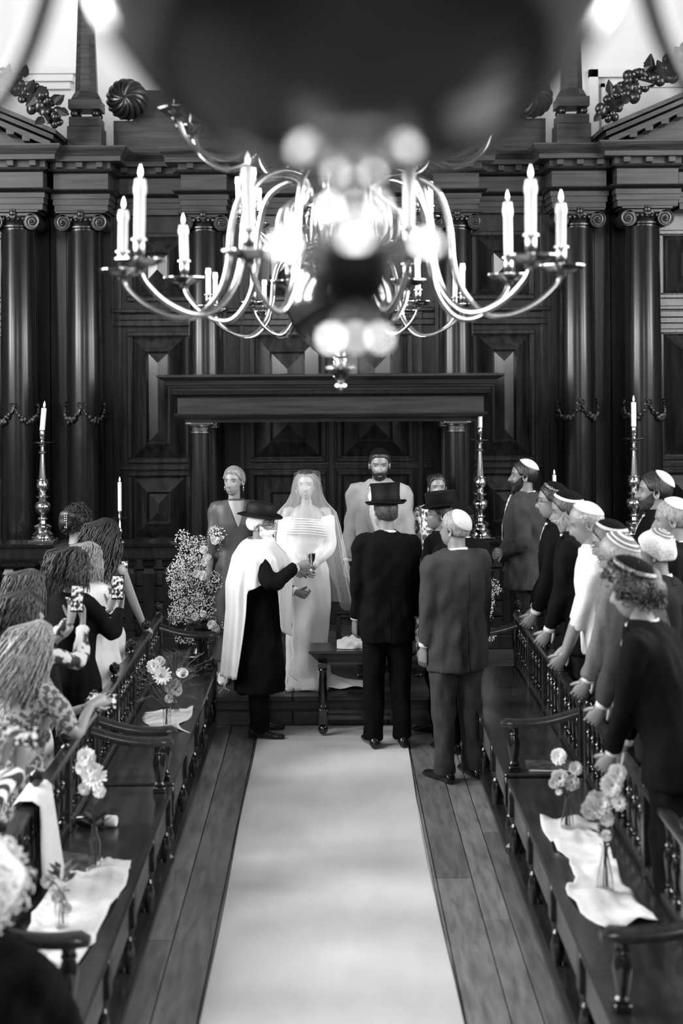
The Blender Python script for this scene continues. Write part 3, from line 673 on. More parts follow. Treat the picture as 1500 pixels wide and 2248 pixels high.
# profile of an arm in (r, z); z from the bowl's centre
LOW = [(.075, .28), (.10, .22), (.17, .20), (.23, .25), (.22, .34), (.15, .40), (.17, .455), (.27, .465), (.37, .41), (.415, .28), (.43, .13), (.47, .02), (.55, -.055), (.64, -.062), (.74, -.02), (.81, .04), (.835, .085)]
HIGH = [(.05, .66), (.08, .61), (.14, .60), (.18, .64), (.17, .70), (.13, .735), (.19, .77), (.26, .74), (.30, .66), (.34, .57), (.42, .525), (.50, .53), (.58, .58), (.62, .66)]
ARMMESH = {}
def arm_meshes(seg, bm='brass'):
    if (seg, bm) in ARMMESH: return ARMMESH[(seg, bm)]
    d = {}
    for nm, pr, pan in (('low', LOW, .088), ('high', HIGH, .07)):
        pts = bez([(r, 0, z) for r, z in pr], 5); n = len(pts)
        m = MB(); m.tube(pts, [.0095+.0025*math.sin(math.pi*i/n) for i in range(n)], seg)
        e = pts[-1]; m.lathe([(.012, -.012), (.02, -.004), (.022, .004), (.012, .01)], e, 12)
        m.ball(pts[5], .017, 8, 6)
        d[nm] = mesh_only(m, 'arm', bm)
        m = MB(); rings = []; sg = 28
        for r, z in ((.012, .006), (.03, .010), (pan*.62, .016), (pan*.9, .030), (pan, .036), (pan*1.0, .040), (pan*.88, .036), (pan*.6, .024), (.02, .018)):
            rings.append([((r*(1+(.05*math.cos(7*2*math.pi*j/sg) if r > pan*.7 else 0)))*math.cos(2*math.pi*j/sg), (r*(1+(.05*math.cos(7*2*math.pi*j/sg) if r > pan*.7 else 0)))*math.sin(2*math.pi*j/sg), z) for j in range(sg)])
        m.loft(rings); d[nm+'_pan'] = mesh_only(m, 'drip_pan', 'brass_bowl')
        m = MB(); m.lathe([(.014, .016), (.024, .026), (.024, .036), (.013, .048), (.018, .055), (.020, .095), (.017, .10), (.028, .104), (.028, .110), (.015, .111)], (0, 0, 0), 16); d[nm+'_cup'] = mesh_only(m, 'socket', bm)
        d[nm+'_end'] = e
    ARMMESH[(seg, bm)] = d; return d
def chandelier(label, x, y, zc, rot, seg=10, clabel='', rnd=1, tiers=('low', 'high'), names=None, na=10):
    d = arm_meshes(seg, 'brass_shaded' if rnd == 1 else 'brass')
    t = thing('chandelier', label, 'chandelier', (x, y, zc), 'brass chandeliers')
    m = MB(); m.lathe([(.06, .205), (.10, .19), (.145, .155), (.185, .10), (.207, .04), (.211, 0), (.205, -.045), (.185, -.10), (.15, -.148), (.105, -.185), (.055, -.206)], (x, y, zc), 40); m.build('bowl', 'brass_bowl', t, True, angle=60)
    m = MB(); m.lathe([(.045, -.185), (.038, -.190), (.037, -.200), (.024, -.206), (.017, -.215), (.016, -.220), (.021, -.226), (.021, -.236), (.016, -.242), (.030, -.247), (.052, -.251), (.060, -.256), (.060, -.261), (.045, -.264), (.02, -.266)], (x, y, zc), 28); m.build('pendant', 'brass_highlight', t, True)
    m = MB(); m.lathe([(.034, -.263), (.033, -.275), (.028, -.292), (.018, -.306), (.009, -.313), (.005, -.314)], (x, y, zc), 24); o = m.build('pendant_cup', 'brass_under_shade', t, True)
    m = MB(); m.lathe([(.008, -.312), (.012, -.316), (.021, -.322), (.022, -.328), (.014, -.335), (.006, -.340), (.004, -.348)], (x, y, zc), 20); m.build('finial', 'brass_highlight', t, True)
    m = MB(); m.lathe([(.06, .20), (.075, .215), (.075, .23), (.04, .25), (.045, .27), (.085, .29), (.085, .31), (.045, .33), (.035, .38), (.06, .43), (.07, .48), (.045, .54), (.03, .57), (.055, .60), (.06, .66), (.055, .69), (.03, .72), (.03, .80), (.05, .85), (.04, .92), (.018, .97), (.016, 1.05)], (x, y, zc), 24); m.build('shaft', 'brass', t, True)
    m = MB(); m.tube([(x, y, zc+1.04), (x, y, 9.0)], .012, 8); m.build('hanging_rod', 'brass', t)
    random.seed(rnd); cands = []
    for tier in tiers:
        for k in range(na):
            a = rot+k*2*math.pi/na+(math.pi/na if tier == 'high' else 0)
            arm = piece(d[tier], 'arm', t, (x, y, zc), (0, 0, a))
            e = d[tier+'_end']
            for nm in ('pan', 'cup'):
                o = bpy.data.objects.new({'pan': 'drip_pan', 'cup': 'socket'}[nm], d[tier+'_'+nm]); COL.objects.link(o); o.parent = arm; o.location = e
            if rnd != 1:
                p = Vector((x+e.x*math.cos(a), y+e.x*math.sin(a), zc+e.z+.108)); cands.append((p.x*FPX/p.y, tier, k, p))
    ORD = ('leftmost', 'second from left', 'third from left', 'fourth from left', 'fifth from left', 'fifth from right', 'fourth from right', 'third from right', 'second from right', 'rightmost')
    for tier in tiers:
        for i, (sx, tr, k, p) in enumerate(sorted([c for c in cands if c[1] == tier], key=lambda c: c[0])):
            lab = (names or {}).get(k) if tier == 'low' else None
            ht = random.uniform(.15, .22) if rnd != 2 or tier == 'high' else [.165, .23, .22, .22, .15, .16, .21, .2, .2, .19][k]
            candle('candle', lab or ('slim white candle, %s on the %s arms of %s' % (ORD[i], 'lower' if tier == 'low' else 'upper', clabel)), 'candles of '+clabel, p, ht, .0185 if rnd == 2 else .017, R(random.uniform(-1.5, 1.5)), True, lit=(rnd == 2 and lab is not None))
    return t
# far, middle and near chandelier hang over the aisle
chandelier('farthest and smallest brass chandelier, below and behind the middle one', .03, 8.8, EYE+.257, R(18), 8, 'the farthest chandelier', 3)
chandelier('middle brass chandelier with the broadest sweep of curling arms and lit candles', .037, 5.2, EYE+.25, R(-3), 12, 'the middle chandelier', 2,
           names={0: 'lit candle on the outermost right arm of the middle chandelier', 9: 'lit candle second from the right on the middle chandelier', 1: 'tallest lit candle, third from the right on the middle chandelier', 5: 'lit candle on the outermost left arm of the middle chandelier', 6: 'lit candle second from the left on the middle chandelier', 4: 'lit candle third from the left on the middle chandelier', 7: 'blurred candle on the front left arm of the middle chandelier', 8: 'blurred candle on the front right arm of the middle chandelier'})
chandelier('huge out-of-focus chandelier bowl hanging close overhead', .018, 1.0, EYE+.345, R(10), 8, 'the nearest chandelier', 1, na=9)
# ------------------------------------------------------------------ people
def sstep(a, b, x): t = np.clip((x-a)/(b-a), 0, 1); return t*t*(3-2*t)
def ell_t(D, c, r):
    c = np.array(c); r = np.array(r); d = D/r; o = -c/r
    A = (d*d).sum(1); B = (d*o).sum(1); C = (o*o).sum()-1
    return (-B+np.sqrt(np.maximum(B*B-A*C, 1e-9)))/A
def head_pts(D, fem=False, nose=1.0):
    """surface of a head (metres, origin between the ears at eye level, +y forward) along unit directions D"""
    t1 = ell_t(D, (0, -.014, .024), (.0765, .100, .094)); t2 = ell_t(D, (0, .024, -.042), (.060 if not fem else .056, .070, .078))
    p = 10.0; t = ((t1**p+t2**p)*.5)**(1/p)
    t = np.maximum(t, .5*(t1+t2)*.9)
    P = D*t[:, None]; x, z = P[:, 0], P[:, 2]; f = sstep(.25, .75, D[:, 1]); G = lambda a, s: np.exp(-(a/s)**2)
    nz = np.where(z > -.036, sstep(.022, -.036, z), sstep(-.050, -.037, z)); nw = np.where(z > -.02, .0095, .0135)
    y = .0225*nose*np.exp(-(x/nw)**2)*nz
    y -= .0085*(G(x-.031, .015)+G(x+.031, .015))*G(z-.003, .011)
    y += .0045*(G(np.abs(x)-.030, .020))*G(z-.026, .008)
    y += .003*G(np.abs(x)-.045, .018)*G(z+.025, .018)
    y += .0045*G(x, .020)*(G(z+.059, .0045)+G(z+.070, .005))-.003*G(x, .024)*G(z+.0645, .003)
    y += .010*G(x, .022)*G(z+.102, .016)-.003*G(x, .02)*G(z+.084, .006)
    P[:, 1] += y*f
    return P
def dirs(lon, lat):
    L, A = np.meshgrid(lon, lat); c = np.cos(A)
    return np.stack([c*np.sin(L), c*np.cos(L), np.sin(A)], -1).reshape(-1, 3)
NL, NA = 56, 44
LON = np.linspace(-math.pi, math.pi, NL, endpoint=False); LAT = np.linspace(R(89), R(-76), NA)
def grid_faces(n, m, closed=True, mask=None):
    f = []
    for i in range(m-1):
        for j in range(n if closed else n-1):
            k = (j+1) % n; q = (i*n+j, i*n+k, (i+1)*n+k, (i+1)*n+j)
            if mask is None or all(mask[a] for a in q): f.append(q)
    return f
def hairline(lon, style):
    a = np.abs(np.degrees(lon))
    front = {'short': 44, 'receding': 58, 'long': 46, 'bob': 30, 'bald': 120, 'crop': 40, 'updo': 48}[style]
    side = 4; back = {'short': -34, 'receding': -34, 'bald': -34, 'crop': -30, 'long': -50, 'bob': -52, 'updo': -30}[style]
    h = np.interp(a, [0, 30, 55, 72, 86, 100, 125, 180], [front, front, front*.62+4, 6 if style in ('short', 'crop', 'receding', 'bald') else -20, side, -8, back, back])
    return h
def ik(sh, wr, hint, L1, L2):
    sh, wr = Vector(sh), Vector(wr); d = wr-sh; l = min(d.length, (L1+L2)*.999); dn = d.normalized(); wr = sh+dn*l
    a = (L1*L1-L2*L2+l*l)/(2*l); h = math.sqrt(max(L1*L1-a*a, 1e-6)); hv = Vector(hint); hv = (hv-dn*hv.dot(dn)).normalized()
    return sh+dn*a+hv*h, wr
def smooth_pts(P, n=4): return bez(P, n)
def hand(m, wr, fdir, pn, s, curl=.5, spread=.12, grip=None):
    """hand mesh: wrist, finger direction, palm normal (side the fingers curl to), s = size factor"""
    f = Vector(fdir).normalized(); n = Vector(pn); n = (n-f*n.dot(f)).normalized(); u = f.cross(n)     # u = across the palm
    wr = Vector(wr); k = s
    rings = []
    for a, w_, th in ((-.02, .026, .020), (0, .028, .019), (.025, .036, .018), (.06, .041, .016), (.088, .040, .013), (.097, .036, .009)):
        c = wr+f*(a*k)
        rings.append([c+u*(w_*k*math.cos(q))+n*(th*k*math.sin(q)) for q in np.linspace(0, 2*math.pi, 10, endpoint=False)])
    m.loft(rings)
    for i, (off, L, r) in enumerate(((-.030, .070, .0085), (-.010, .080, .009), (.010, .076, .0088), (.029, .060, .0078))):
        p = wr+f*(.088*k)+u*(off*k); d = (f+u*(off*spread*8)).normalized(); pts = [p-d*.012*k, p]; ang = 0
        for q, seg in enumerate((.45, .32, .23)):
            ang += curl*(1.0 if q else .8)*(.85+.1*i)
            dd = d*math.cos(ang)+n*math.sin(ang); p = p+dd*(L*seg*k); pts.append(p)
        m.tube(pts, [r*k*1.05, r*k, r*k*.95, r*k*.88, r*k*.55], 7)
    p = wr+f*(.02*k)-u*(.026*k); d = (f*.75-u*.55+n*.35*max(.3, curl)).normalized(); pts = [p, p+d*.030*k]
    d2 = (d+f*.35+n*.45*curl).normalized(); pts.append(pts[-1]+d2*.028*k); d3 = (d2+n*.35*curl+u*.25*curl).normalized(); pts.append(pts[-1]+d3*.022*k)
    m.tube(pts, [.013*k, .0115*k, .010*k, .006*k], 7)
def remesh(m, name, mt, parent, vox, folds=0.0, fs=22, seed=0, smooth_it=5, xf=None, stretch=.35, wf=None):
    o = m.build(name, mt, None, True, angle=0)
    md = o.modifiers.new('r', 'REMESH'); md.mode = 'VOXEL'; md.voxel_size = vox; md.use_smooth_shade = True
    sm = o.modifiers.new('s', 'SMOOTH'); sm.factor = .5; sm.iterations = smooth_it
    dg = bpy.context.evaluated_depsgraph_get(); ev = o.evaluated_get(dg); me = bpy.data.meshes.new_from_object(ev)
    bpy.data.objects.remove(o)
    n = len(me.vertices); co = np.empty(n*3); me.vertices.foreach_get('co', co); co = co.reshape(-1, 3)
    if folds:
        nr = np.empty(n*3); me.vertices.foreach_get('normal', nr); nr = nr.reshape(-1, 3)
        Q = co*np.array([1, 1, stretch]); w1 = wob(Q, fs, seed); w2 = wob(Q+.7, fs*2.1, seed+1)
        fo = (np.sign(w1)*np.abs(w1)**.7*.6+w2*.4)*folds
        if wf is not None: fo = fo*wf(co)
        co = co+nr*fo[:, None]
    if xf is not None: co = xf(co)
    me.vertices.foreach_set('co', co.reshape(-1)); me.update()
    me.polygons.foreach_set('use_smooth', [True]*len(me.polygons))
    me.name = name
    o = bpy.data.objects.new(name, me); COL.objects.link(o); o.parent = parent
    if not me.materials: me.materials.append(M[mt])
    return o
def ringz(z, hx, hy, yo=0, n=20, sq=2.4, xo=0):
    out = []
    for j in range(n):
        a = 2*math.pi*j/n; c, s = math.cos(a), math.sin(a); k = (abs(c)**sq+abs(s)**sq)**(-1/sq)
        out.append((xo+hx*k*c, yo+hy*k*s, z))
    return out
def rest_arm(side, fwd=.06, out=.27, z=.80): return (side*out, fwd, z)
HEADS = {}
def person(label, head, zf, H, rz, skin='skin', outfit='suit', jacket='cloth_black', trousers='cloth_black', shirt='cloth_white', hair=('short', 'hair_dark'), hair_len=0.0, beard=None,
           lean=0, yaw=0, pitch=0, roll=0, armR=None, armL=None, fem=False, build=1.0, kippah=None, hat=None, glasses=False, group=None, long_coat=False, eyes=True, tie=None, vox=.014, sleeve='long', seated=False, curlR=.55, curlL=.55, hem=None, palmR=None, palmL=None, collar=True, hr=.009, earrings=False, shoes='leather', dirR=None, dirL=None, opened=False, curly=False):
    """head = world (x, y) of the head centre; zf = floor height; facing rz (0 = +Y)"""
    k = H/1.75; L = math.tan(R(lean))
    hipz = .92*k; hz = 1.637*k
    fx, fy = -math.sin(rz), math.cos(rz)
    off = (hz-hipz)*L
    base = (head[0]-fx*off, head[1]-fy*off, zf)
    b = MB()
    seatd = 0
    def shear(P):
        P = np.array(P, dtype=float).reshape(-1, 3); P[:, 1] += np.maximum(P[:, 2]-hipz, 0)*L; return P
    # ---------- head and neck
    hc = np.array([0, 0, hz]); s = k*1.0*(.225/.222)*(1.0 if not fem else .97); s = s*1.04
    RM = np.array((Matrix.Rotation(R(yaw), 3, 'Z') @ Matrix.Rotation(R(pitch), 3, 'X') @ Matrix.Rotation(R(roll), 3, 'Y')))
    def HT(P): return shear(hc+(np.array(P).reshape(-1, 3)*s+np.array([0, .018, 0]))@RM.T)
    D = dirs(LON, LAT); hp = head_pts(D, fem); 
    hv = HT(hp); b.add(hv, grid_faces(NL, NA)+[tuple(range(NL)), tuple(reversed(range((NA-1)*NL, NA*NL)))])
    for sd in (-1, 1):
        e = MB()
        rings = []
        for q, (yy, zz) in enumerate([(math.cos(a), math.sin(a)) for a in np.linspace(0, 2*math.pi, 12, endpoint=False)]):
            rings.append([(sd*(.071), -.010+yy*.012, -.010+zz*.022), (sd*.081, -.020+yy*.017, -.008+zz*.029), (sd*.077, -.019+yy*.011, -.008+zz*.021), (sd*.071, -.014+yy*.005, -.008+zz*.009)])
        e.loft(rings+[rings[0]], caps=False, closed=False); b.add(HT(e.v), e.f)
    nw = .056 if not fem else .047
    nk = [ringz(1.38*k, .125*k, .08*k, -.01*k), ringz(1.42*k, .095*k, .07*k, -.014*k), ringz(1.455*k, (nw+.016)*k, (nw+.010)*k, -.014*k), ringz(1.49*k, nw*k, nw*1.05*k, -.008*k), ringz(1.545*k, nw*k, nw*1.0*k, .002), ringz(1.60*k, nw*.95*k, nw*k, .004)]
    b.add(shear([p for r in nk for p in r]), MB().loft(nk).f)
    # ---------- core torso, legs (under the clothes)
    sw = (.178 if not fem else .155)*k*build
    bw = build*k
    if seated:
        tor = [ringz(z*k, hx*bw, hy*bw) for z, hx, hy in ((.86, .15, .11), (1.05, .13, .09), (1.28, .15, .10), (1.42, .12, .08), (1.47, .06, .05))]
    else:
        tor = [ringz(z*k, hx*bw, hy*bw) for z, hx, hy in ((.84, .14, .10), (.95, .15, .105), (1.08, .13 if not fem else .115, .09), (1.28, .15, .105 if not fem else .115), (1.40, .14, .085), (1.45, .10, .07), (1.475, .06, .05))]
    b.add(shear([p for r in tor for p in r]), MB().loft(tor).f)
    def legs(m, rr, zb=.07):
        for sd in (-1, 1):
            if seated: P = [(sd*.09*k, .0, .93*k), (sd*.10*k, .20*k, .93*k), (sd*.11*k, .43*k, .90*k), (sd*.11*k, .47*k, .80*k), (sd*.11*k, .46*k, .52*k)]; rads = [rr[0], rr[0], rr[1]*1.15, rr[1], rr[2]]
            else: P = [(sd*.085*bw, 0, .93*k), (sd*.095*bw, .01, .75*k), (sd*.10*bw, .012, .48*k), (sd*.105*bw, -.01, .28*k), (sd*.108*bw, -.015, zb*k)]; rads = [rr[0], rr[0]*.95, rr[1], rr[1]*.92, rr[2]]
            m.tube(P, [r_*k*build for r_ in rads], 12)
    if not seated: legs(b, (.075, .05, .038))
    # ---------- arms
    arms = {}
    for sd, tgt in ((1, armR), (-1, armL)):
        if tgt is None: tgt = rest_arm(sd, .05, .235*build, .80)
        if len(tgt) == 4:      # world point given as a ray and depth
            wp = at(*tgt[1:])-Vector(base); tgt = Matrix.Rotation(-rz, 3, 'Z') @ wp
        else: tgt = Vector(tgt)*k
        shp = Vector(shear([(sd*sw, -.005, 1.435*k)])[0])
        el, wr = ik(shp, tgt, (sd*.55, -.6, -.5), .295*k, .265*k)
        arms[sd] = (shp, el, wr)
        up = smooth_pts([Vector((sd*sw*.5, shp.y, shp.z-.04*k)), shp-Vector((0, 0, .01*k)), shp.lerp(el, .55), el, el.lerp(wr, .55), wr], 3)
        rr = np.interp(np.linspace(0, 1, len(up)), [0, .2, .4, .6, .8, 1], [.030, .050, .045, .040, .034, .027])*k*(.86 if fem else 1)*(.8 if sleeve == 'long' and outfit != 'bride' else 1)
        b.tube(up, list(rr), 10)
        fd = (wr-el).normalized()
        dd = dirR if sd > 0 else dirL
        if dd is not None: fd = Vector(dd).normalized()
        pn = (palmR if sd > 0 else palmL) or (-sd*.8, .3, -.3)
        hand(b, wr+fd*.012, fd, pn, k*(.95 if not fem else .88), curlR if sd > 0 else curlL)
    body = b.build('person', skin, None, True, angle=75)
    body.location = base; body.rotation_euler = (0, 0, rz); WLOC[body.name] = Vector((0, 0, 0))
    tag(body, label, 'person', group)
    def part(m, name, mt, sm=True, angle=60):
        return m.build(name, mt, body, sm, local=True, angle=angle)
    # ---------- face
    if eyes:
        for sd in (-1, 1):
            j = int(np.argmin((hp[:, 0]-sd*.031)**2+(hp[:, 2]-.002)**2+(hp[:, 1] < 0)*1)); ey = hp[j, 1]
            m = MB(); m.ball((0, 0, 0), (.0125, .006, .0040), 10, 6); m.v = [tuple(v) for v in HT(np.array(m.v)+[sd*.031, ey-.001, .002])]; ew = part(m, 'eye', 'eye_white')
            m = MB(); m.ball((0, 0, 0), (.0050, .004, .0040), 8, 5); m.v = [tuple(v) for v in HT(np.array(m.v)+[sd*.031, ey+.0028, .0025])]; o = part(m, 'pupil', 'pupil'); o.parent = ew
            m = MB(); lid = [(sd*(.017+.029*u), ey+.0045-.016*(u-.45)**2, .0055+.0035*math.sin(u*math.pi)) for u in np.linspace(0, 1, 7)]; m.tube(lid, [.0008, .0014, .0018, .0018, .0018, .0014, .0008], 5); m.v = [tuple(v) for v in HT(m.v)]; part(m, 'eyelid', 'lips' if not fem else 'hair_brown')
            pts = [(sd*(.012+.038*u), 0, .0245+.0035*math.sin(u*2.4)-.003*u) for u in np.linspace(0, 1, 6)]
            P2 = []
            for p in pts:
                j = int(np.argmin((hp[:, 0]-p[0])**2+(hp[:, 2]-p[2])**2+(hp[:, 1] < 0)*1)); P2.append((p[0], hp[j, 1]+.001, p[2]))
            m = MB(); m.tube(P2, [.0012, .0022, .0026, .0024, .002, .001], 6); m.v = [tuple(v) for v in HT(m.v)]; part(m, 'eyebrow', hair[1] if hair[1] not in ('hair_white', 'hair_blonde') else 'hair_brown')
        j = int(np.argmin((hp[:, 0])**2+(hp[:, 2]+.064)**2+(hp[:, 1] < 0)*1))
        m = MB(); m.ball((0, 0, .005), (.021, .0035, .0042), 10, 5); m.ball((0, 0, -.0045), (.018, .004, .005), 10, 5); m.v = [tuple(v) for v in HT(np.array(m.v)+[0, hp[j, 1]-.001, -.064])]; part(m, 'lips', 'lips' if skin != 'skin_tan' else 'lips')
    # ---------- hair
    n2, m2 = 96, 60; lo = np.linspace(-math.pi, math.pi, n2, endpoint=False); la = np.linspace(R(89.5), R(-70), m2); D2 = dirs(lo, la)
    lonA = np.tile(lo, m2); latA = np.repeat(la, n2); P0 = head_pts(D2, fem)
    seed = abs(hash(label)) % 1000 if False else sum(ord(c) for c in label) % 997
    style = hair[0]
    hl = R(1)*hairline(lonA, style); mk = sstep(-.02, .22, latA-hl)
    if style == 'bald': mk = sstep(-.02, .12, latA-R(1)*hairline(lonA, 'short'))*sstep(R(44), R(30), latA)*sstep(R(50), R(75), np.abs(lonA))
    if style == 'receding': mk = mk
    th = hr*mk*(1+.25*wob(P0, 55, seed))
    P = P0+D2*th[:, None]-D2*(.004*(mk < .02))[:, None]
    m = MB(); m.add(HT(P), grid_faces(n2, m2, True, mk > .002))
    ho = part(m, 'hair', hair[1], angle=0)
    if curly:
        rs = np.random.RandomState(seed); m = MB()
        for _ in range(760):
            lon_ = rs.uniform(-math.pi, math.pi); lat_ = R(rs.uniform(-40, 86))
            if lat_ < R(float(hairline(np.array([lon_]), style)[0])): continue
            d0 = np.array([[math.cos(lat_)*math.sin(lon_), math.cos(lat_)*math.cos(lon_), math.sin(lat_)]]); p = head_pts(d0, fem)[0]+d0[0]*hr*rs.uniform(.3, 1.0)
            ax = d0[0]*.4+rs.normal(size=3)*.5+np.array([0, 0, -.5]); ax /= np.linalg.norm(ax); e1 = np.cross(ax, [.3, .5, .8]); e1 /= np.linalg.norm(e1); e2 = np.cross(ax, e1); ra = rs.uniform(.007, .014)
            m.tube([tuple(p+ax*(q*.0042)+(e1*math.cos(q*.9)+e2*math.sin(q*.9))*ra) for q in range(11)], [.002]+[.0028]*9+[.001], 4, caps=False)
        m.v = [tuple(v) for v in HT(m.v)]; o = part(m, 'hair_curls', hair[1], angle=0); o.parent = ho; o['kind'] = 'stuff'
    if hair_len > 0:
        # locks of hair as strands over the scalp and down the back
        rs = np.random.RandomState(seed); m = MB(); N = 620
        for _ in range(N):
            lon_ = rs.uniform(-math.pi, math.pi) if style != 'curly' else 0; lat_ = R(rs.uniform(10, 86))
            if abs(lon_) < R(78) and lat_ < R(80): continue
            d0 = np.array([[math.cos(lat_)*math.sin(lon_), math.cos(lat_)*math.cos(lon_), math.sin(lat_)]]); p = head_pts(d0, fem)[0]+d0[0]*(hr*1.0)
            pts = [p]; dirv = np.array([d0[0][0]*.6, d0[0][1]*.6-.15, .1])
            Lh = hair_len*rs.uniform(.75, 1.1)+.05; ns = 8; cu = rs.uniform(0, 6.28); amp = .012 if hr > .03 or 'curly' in label or 'wavy' in label else .005
            for q in range(ns):
                dirv = dirv*.55+np.array([0, -.05 if lat_ < 1 else -.25, -.75])*.45
                stp = dirv/np.linalg.norm(dirv)*(Lh+.10)/ns
                p = p+stp; rr_ = math.hypot(p[0]/.085, (p[1]+.014)/.108)
                lim = 1.0+hr*9
                if p[2] > -.09 and rr_ < lim: p = p*np.array([lim/max(rr_, .3), lim/max(rr_, .3), 1]) if rr_ > .3 else p
                pts.append(p+np.array([math.sin(cu+q*1.7), math.cos(cu+q*1.7), 0])*amp)
            m.tube([tuple(x) for x in pts], [.003, .0042, .0048, .005, .0048, .0045, .004, .003, .001], 4, caps=False)
        m.v = [tuple(v) for v in HT(m.v)]; o = part(m, 'hair_locks', hair[1], angle=0); o.parent = ho; o['kind'] = 'stuff'
        if hair_len > .05:
            rg = []
            for z, hx, hy, yo in ((.02, .085, .075, -.045), (-.05, .092, .08, -.05), (-.11, .09, .07, -.055), (-.11-hair_len*.5, .095, .055, -.065), (-.11-hair_len*.9, .075, .035, -.07)):
                rg.append([(x_*(1+.04*math.sin(9*i)), y_, z_) for i, (x_, y_, z_) in enumerate(ringz(z, hx*(1+hr), hy, yo, 24))])
            m = MB(); m.loft(rg); m.v = [tuple(v) for v in HT(m.v)]; o = part(m, 'hair_length', hair[1], angle=0); o.parent = ho
    if style == 'updo':
        m = MB(); m.ball((0, -.105, .035), (.075, .06, .07), 18, 12); P = np.array(m.v); nr = P-np.array([0, -.105, .035]); P = P+nr*(.18*wob(P, 60, 3))[:, None]; m.v = [tuple(v) for v in HT(P)]; o = part(m, 'hair_bun', hair[1], angle=0); o.parent = ho
    if beard:
        bm, bl = beard
        zz = P0[:, 2]; yy = P0[:, 1]; xx = P0[:, 0]
        reg = sstep(-.028, -.044, zz-.035*sstep(.06, .0, yy))*sstep(R(98), R(86), np.abs(lonA))
        lipm = np.exp(-(xx/.024)**2-((zz+.066)/.009)**2)*(yy > .05); ch = np.exp(-((zz+.105)/.03)**2)*sstep(.02, .07, yy)
        reg = reg*np.clip(1-1.3*lipm, 0, 1)
        thk = (.007+bl*ch)*reg*(1+.3*wob(P0, 110, 5))
        P = P0+D2*thk[:, None]; P[:, 2] -= bl*.8*ch*reg; P[:, 1] += bl*.1*ch
        m = MB(); m.add(HT(P), grid_faces(n2, m2, True, reg > .05)); part(m, 'beard', bm, angle=0)
    # ---------- headwear
    if kippah:
        mats, tilt, rad = kippah; ax = np.array([0, -math.sin(R(tilt)), math.cos(R(tilt))]); e1 = np.array([1.0, 0, 0]); e2 = np.cross(ax, e1)
        nk_, nr_ = 36, 12; vt = []; 
        for i in range(nr_+1):
            a = R(rad)*i/nr_
            dd = np.array([ax*math.cos(a)+(e1*math.cos(q)+e2*math.sin(q))*math.sin(a) for q in np.linspace(0, 2*math.pi, nk_, endpoint=False)])
            pp = head_pts(dd, fem)+dd*(.006+hr*.95+(.018 if curly else 0)+.004*math.cos(a*2))
            vt.append(pp)
        pin = vt[-1]-dd*.006
        m = MB(); allv = np.concatenate(vt+[pin]); m.v = [tuple(v) for v in HT(allv)]
        for i in range(nr_+1):
            for j in range(nk_):
                q = (j+1) % nk_; m.f.append((i*nk_+j, i*nk_+q, (i+1)*nk_+q, (i+1)*nk_+j)); m.m.append(i % len(mats) if len(mats) > 3 else (len(mats)-1 if i >= nr_-2 and len(mats) > 1 else 0))
        m.f.append(tuple(range(nk_))); m.m.append(0)
        part(m, 'skullcap', list(mats), angle=0)
    if hat:
        m = MB(); seg = 40
        if hat == 'top': prof = [(.098, -.005), (.102, .0), (.098, .06), (.103, .125), (.107, .137), (.10, .142), (.02, .143)]; bw_, up = .145, .018
        elif hat == 'low_top': prof = [(.098, -.005), (.102, .0), (.103, .08), (.108, .10), (.10, .105), (.02, .106)]; bw_, up = .14, .012
        else: prof = [(.100, -.005), (.104, 0), (.103, .05), (.098, .085), (.078, .105), (.045, .112), (.015, .104)]; bw_, up = .165, .020
        ov = lambda r, z: [(r*.94*math.sin(q), r*1.08*math.cos(q), z) for q in np.linspace(0, 2*math.pi, seg, endpoint=False)]
        m.loft([ov(r, z) for r, z in prof], caps=False); m.add(ov(*prof[-1]), [tuple(range(seg))])
        def br(r, z, upk): return [(r*.95*math.sin(q), r*1.06*math.cos(q), z+upk*(math.sin(q)**2)) for q in np.linspace(0, 2*math.pi, seg, endpoint=False)]
        m.loft([br(.098, -.004, 0), br(.125, -.006, up*.3), br(bw_-.006, -.002, up), br(bw_, .003, up), br(bw_-.004, .007, up), br(.125, .001, up*.3), br(.098, .004, 0)], caps=False)
        T = np.array(Matrix.Rotation(R(-6), 3, 'X')); P = np.array(m.v)@T.T+[0, -.016, .062]
        m.v = [tuple(v) for v in HT(P)]; h = part(m, 'hat', 'felt_black', angle=50)
        m = MB(); m.loft([ov(.1045, .002), ov(.1055, .004), ov(.1050, .026), ov(.103, .028)], caps=False); P = np.array(m.v)@T.T+[0, -.016, .062]; m.v = [tuple(v) for v in HT(P)]; o = part(m, 'hat_band', 'cloth_black'); o.parent = h
    if glasses:
        m = MB()
        for sd in (-1, 1):
            m.tube([(sd*.033+.021*math.cos(q), .094, -.002+.016*math.sin(q)) for q in np.linspace(0, 2*math.pi, 17)], .0016, 5)
            m.tube([(sd*.054, .092, .002), (sd*.074, .06, .004), (sd*.083, .0, .002), (sd*.083, -.025, -.006)], .0017, 5)
        m.tube([(-.012, .094, .002), (0, .098, .005), (.012, .094, .002)], .0016, 5)
        m.v = [tuple(v) for v in HT(m.v)]; part(m, 'glasses', 'phone_black')
    if earrings:
        for sd in (-1, 1):
            m = MB(); m.lathe([(.001, 0), (.005, -.006), (.003, -.014), (.007, -.024), (.004, -.034), (.001, -.038)], (sd*.083, -.012, -.040), 8); m.v = [tuple(v) for v in HT(m.v)]; part(m, 'earring', 'silver')
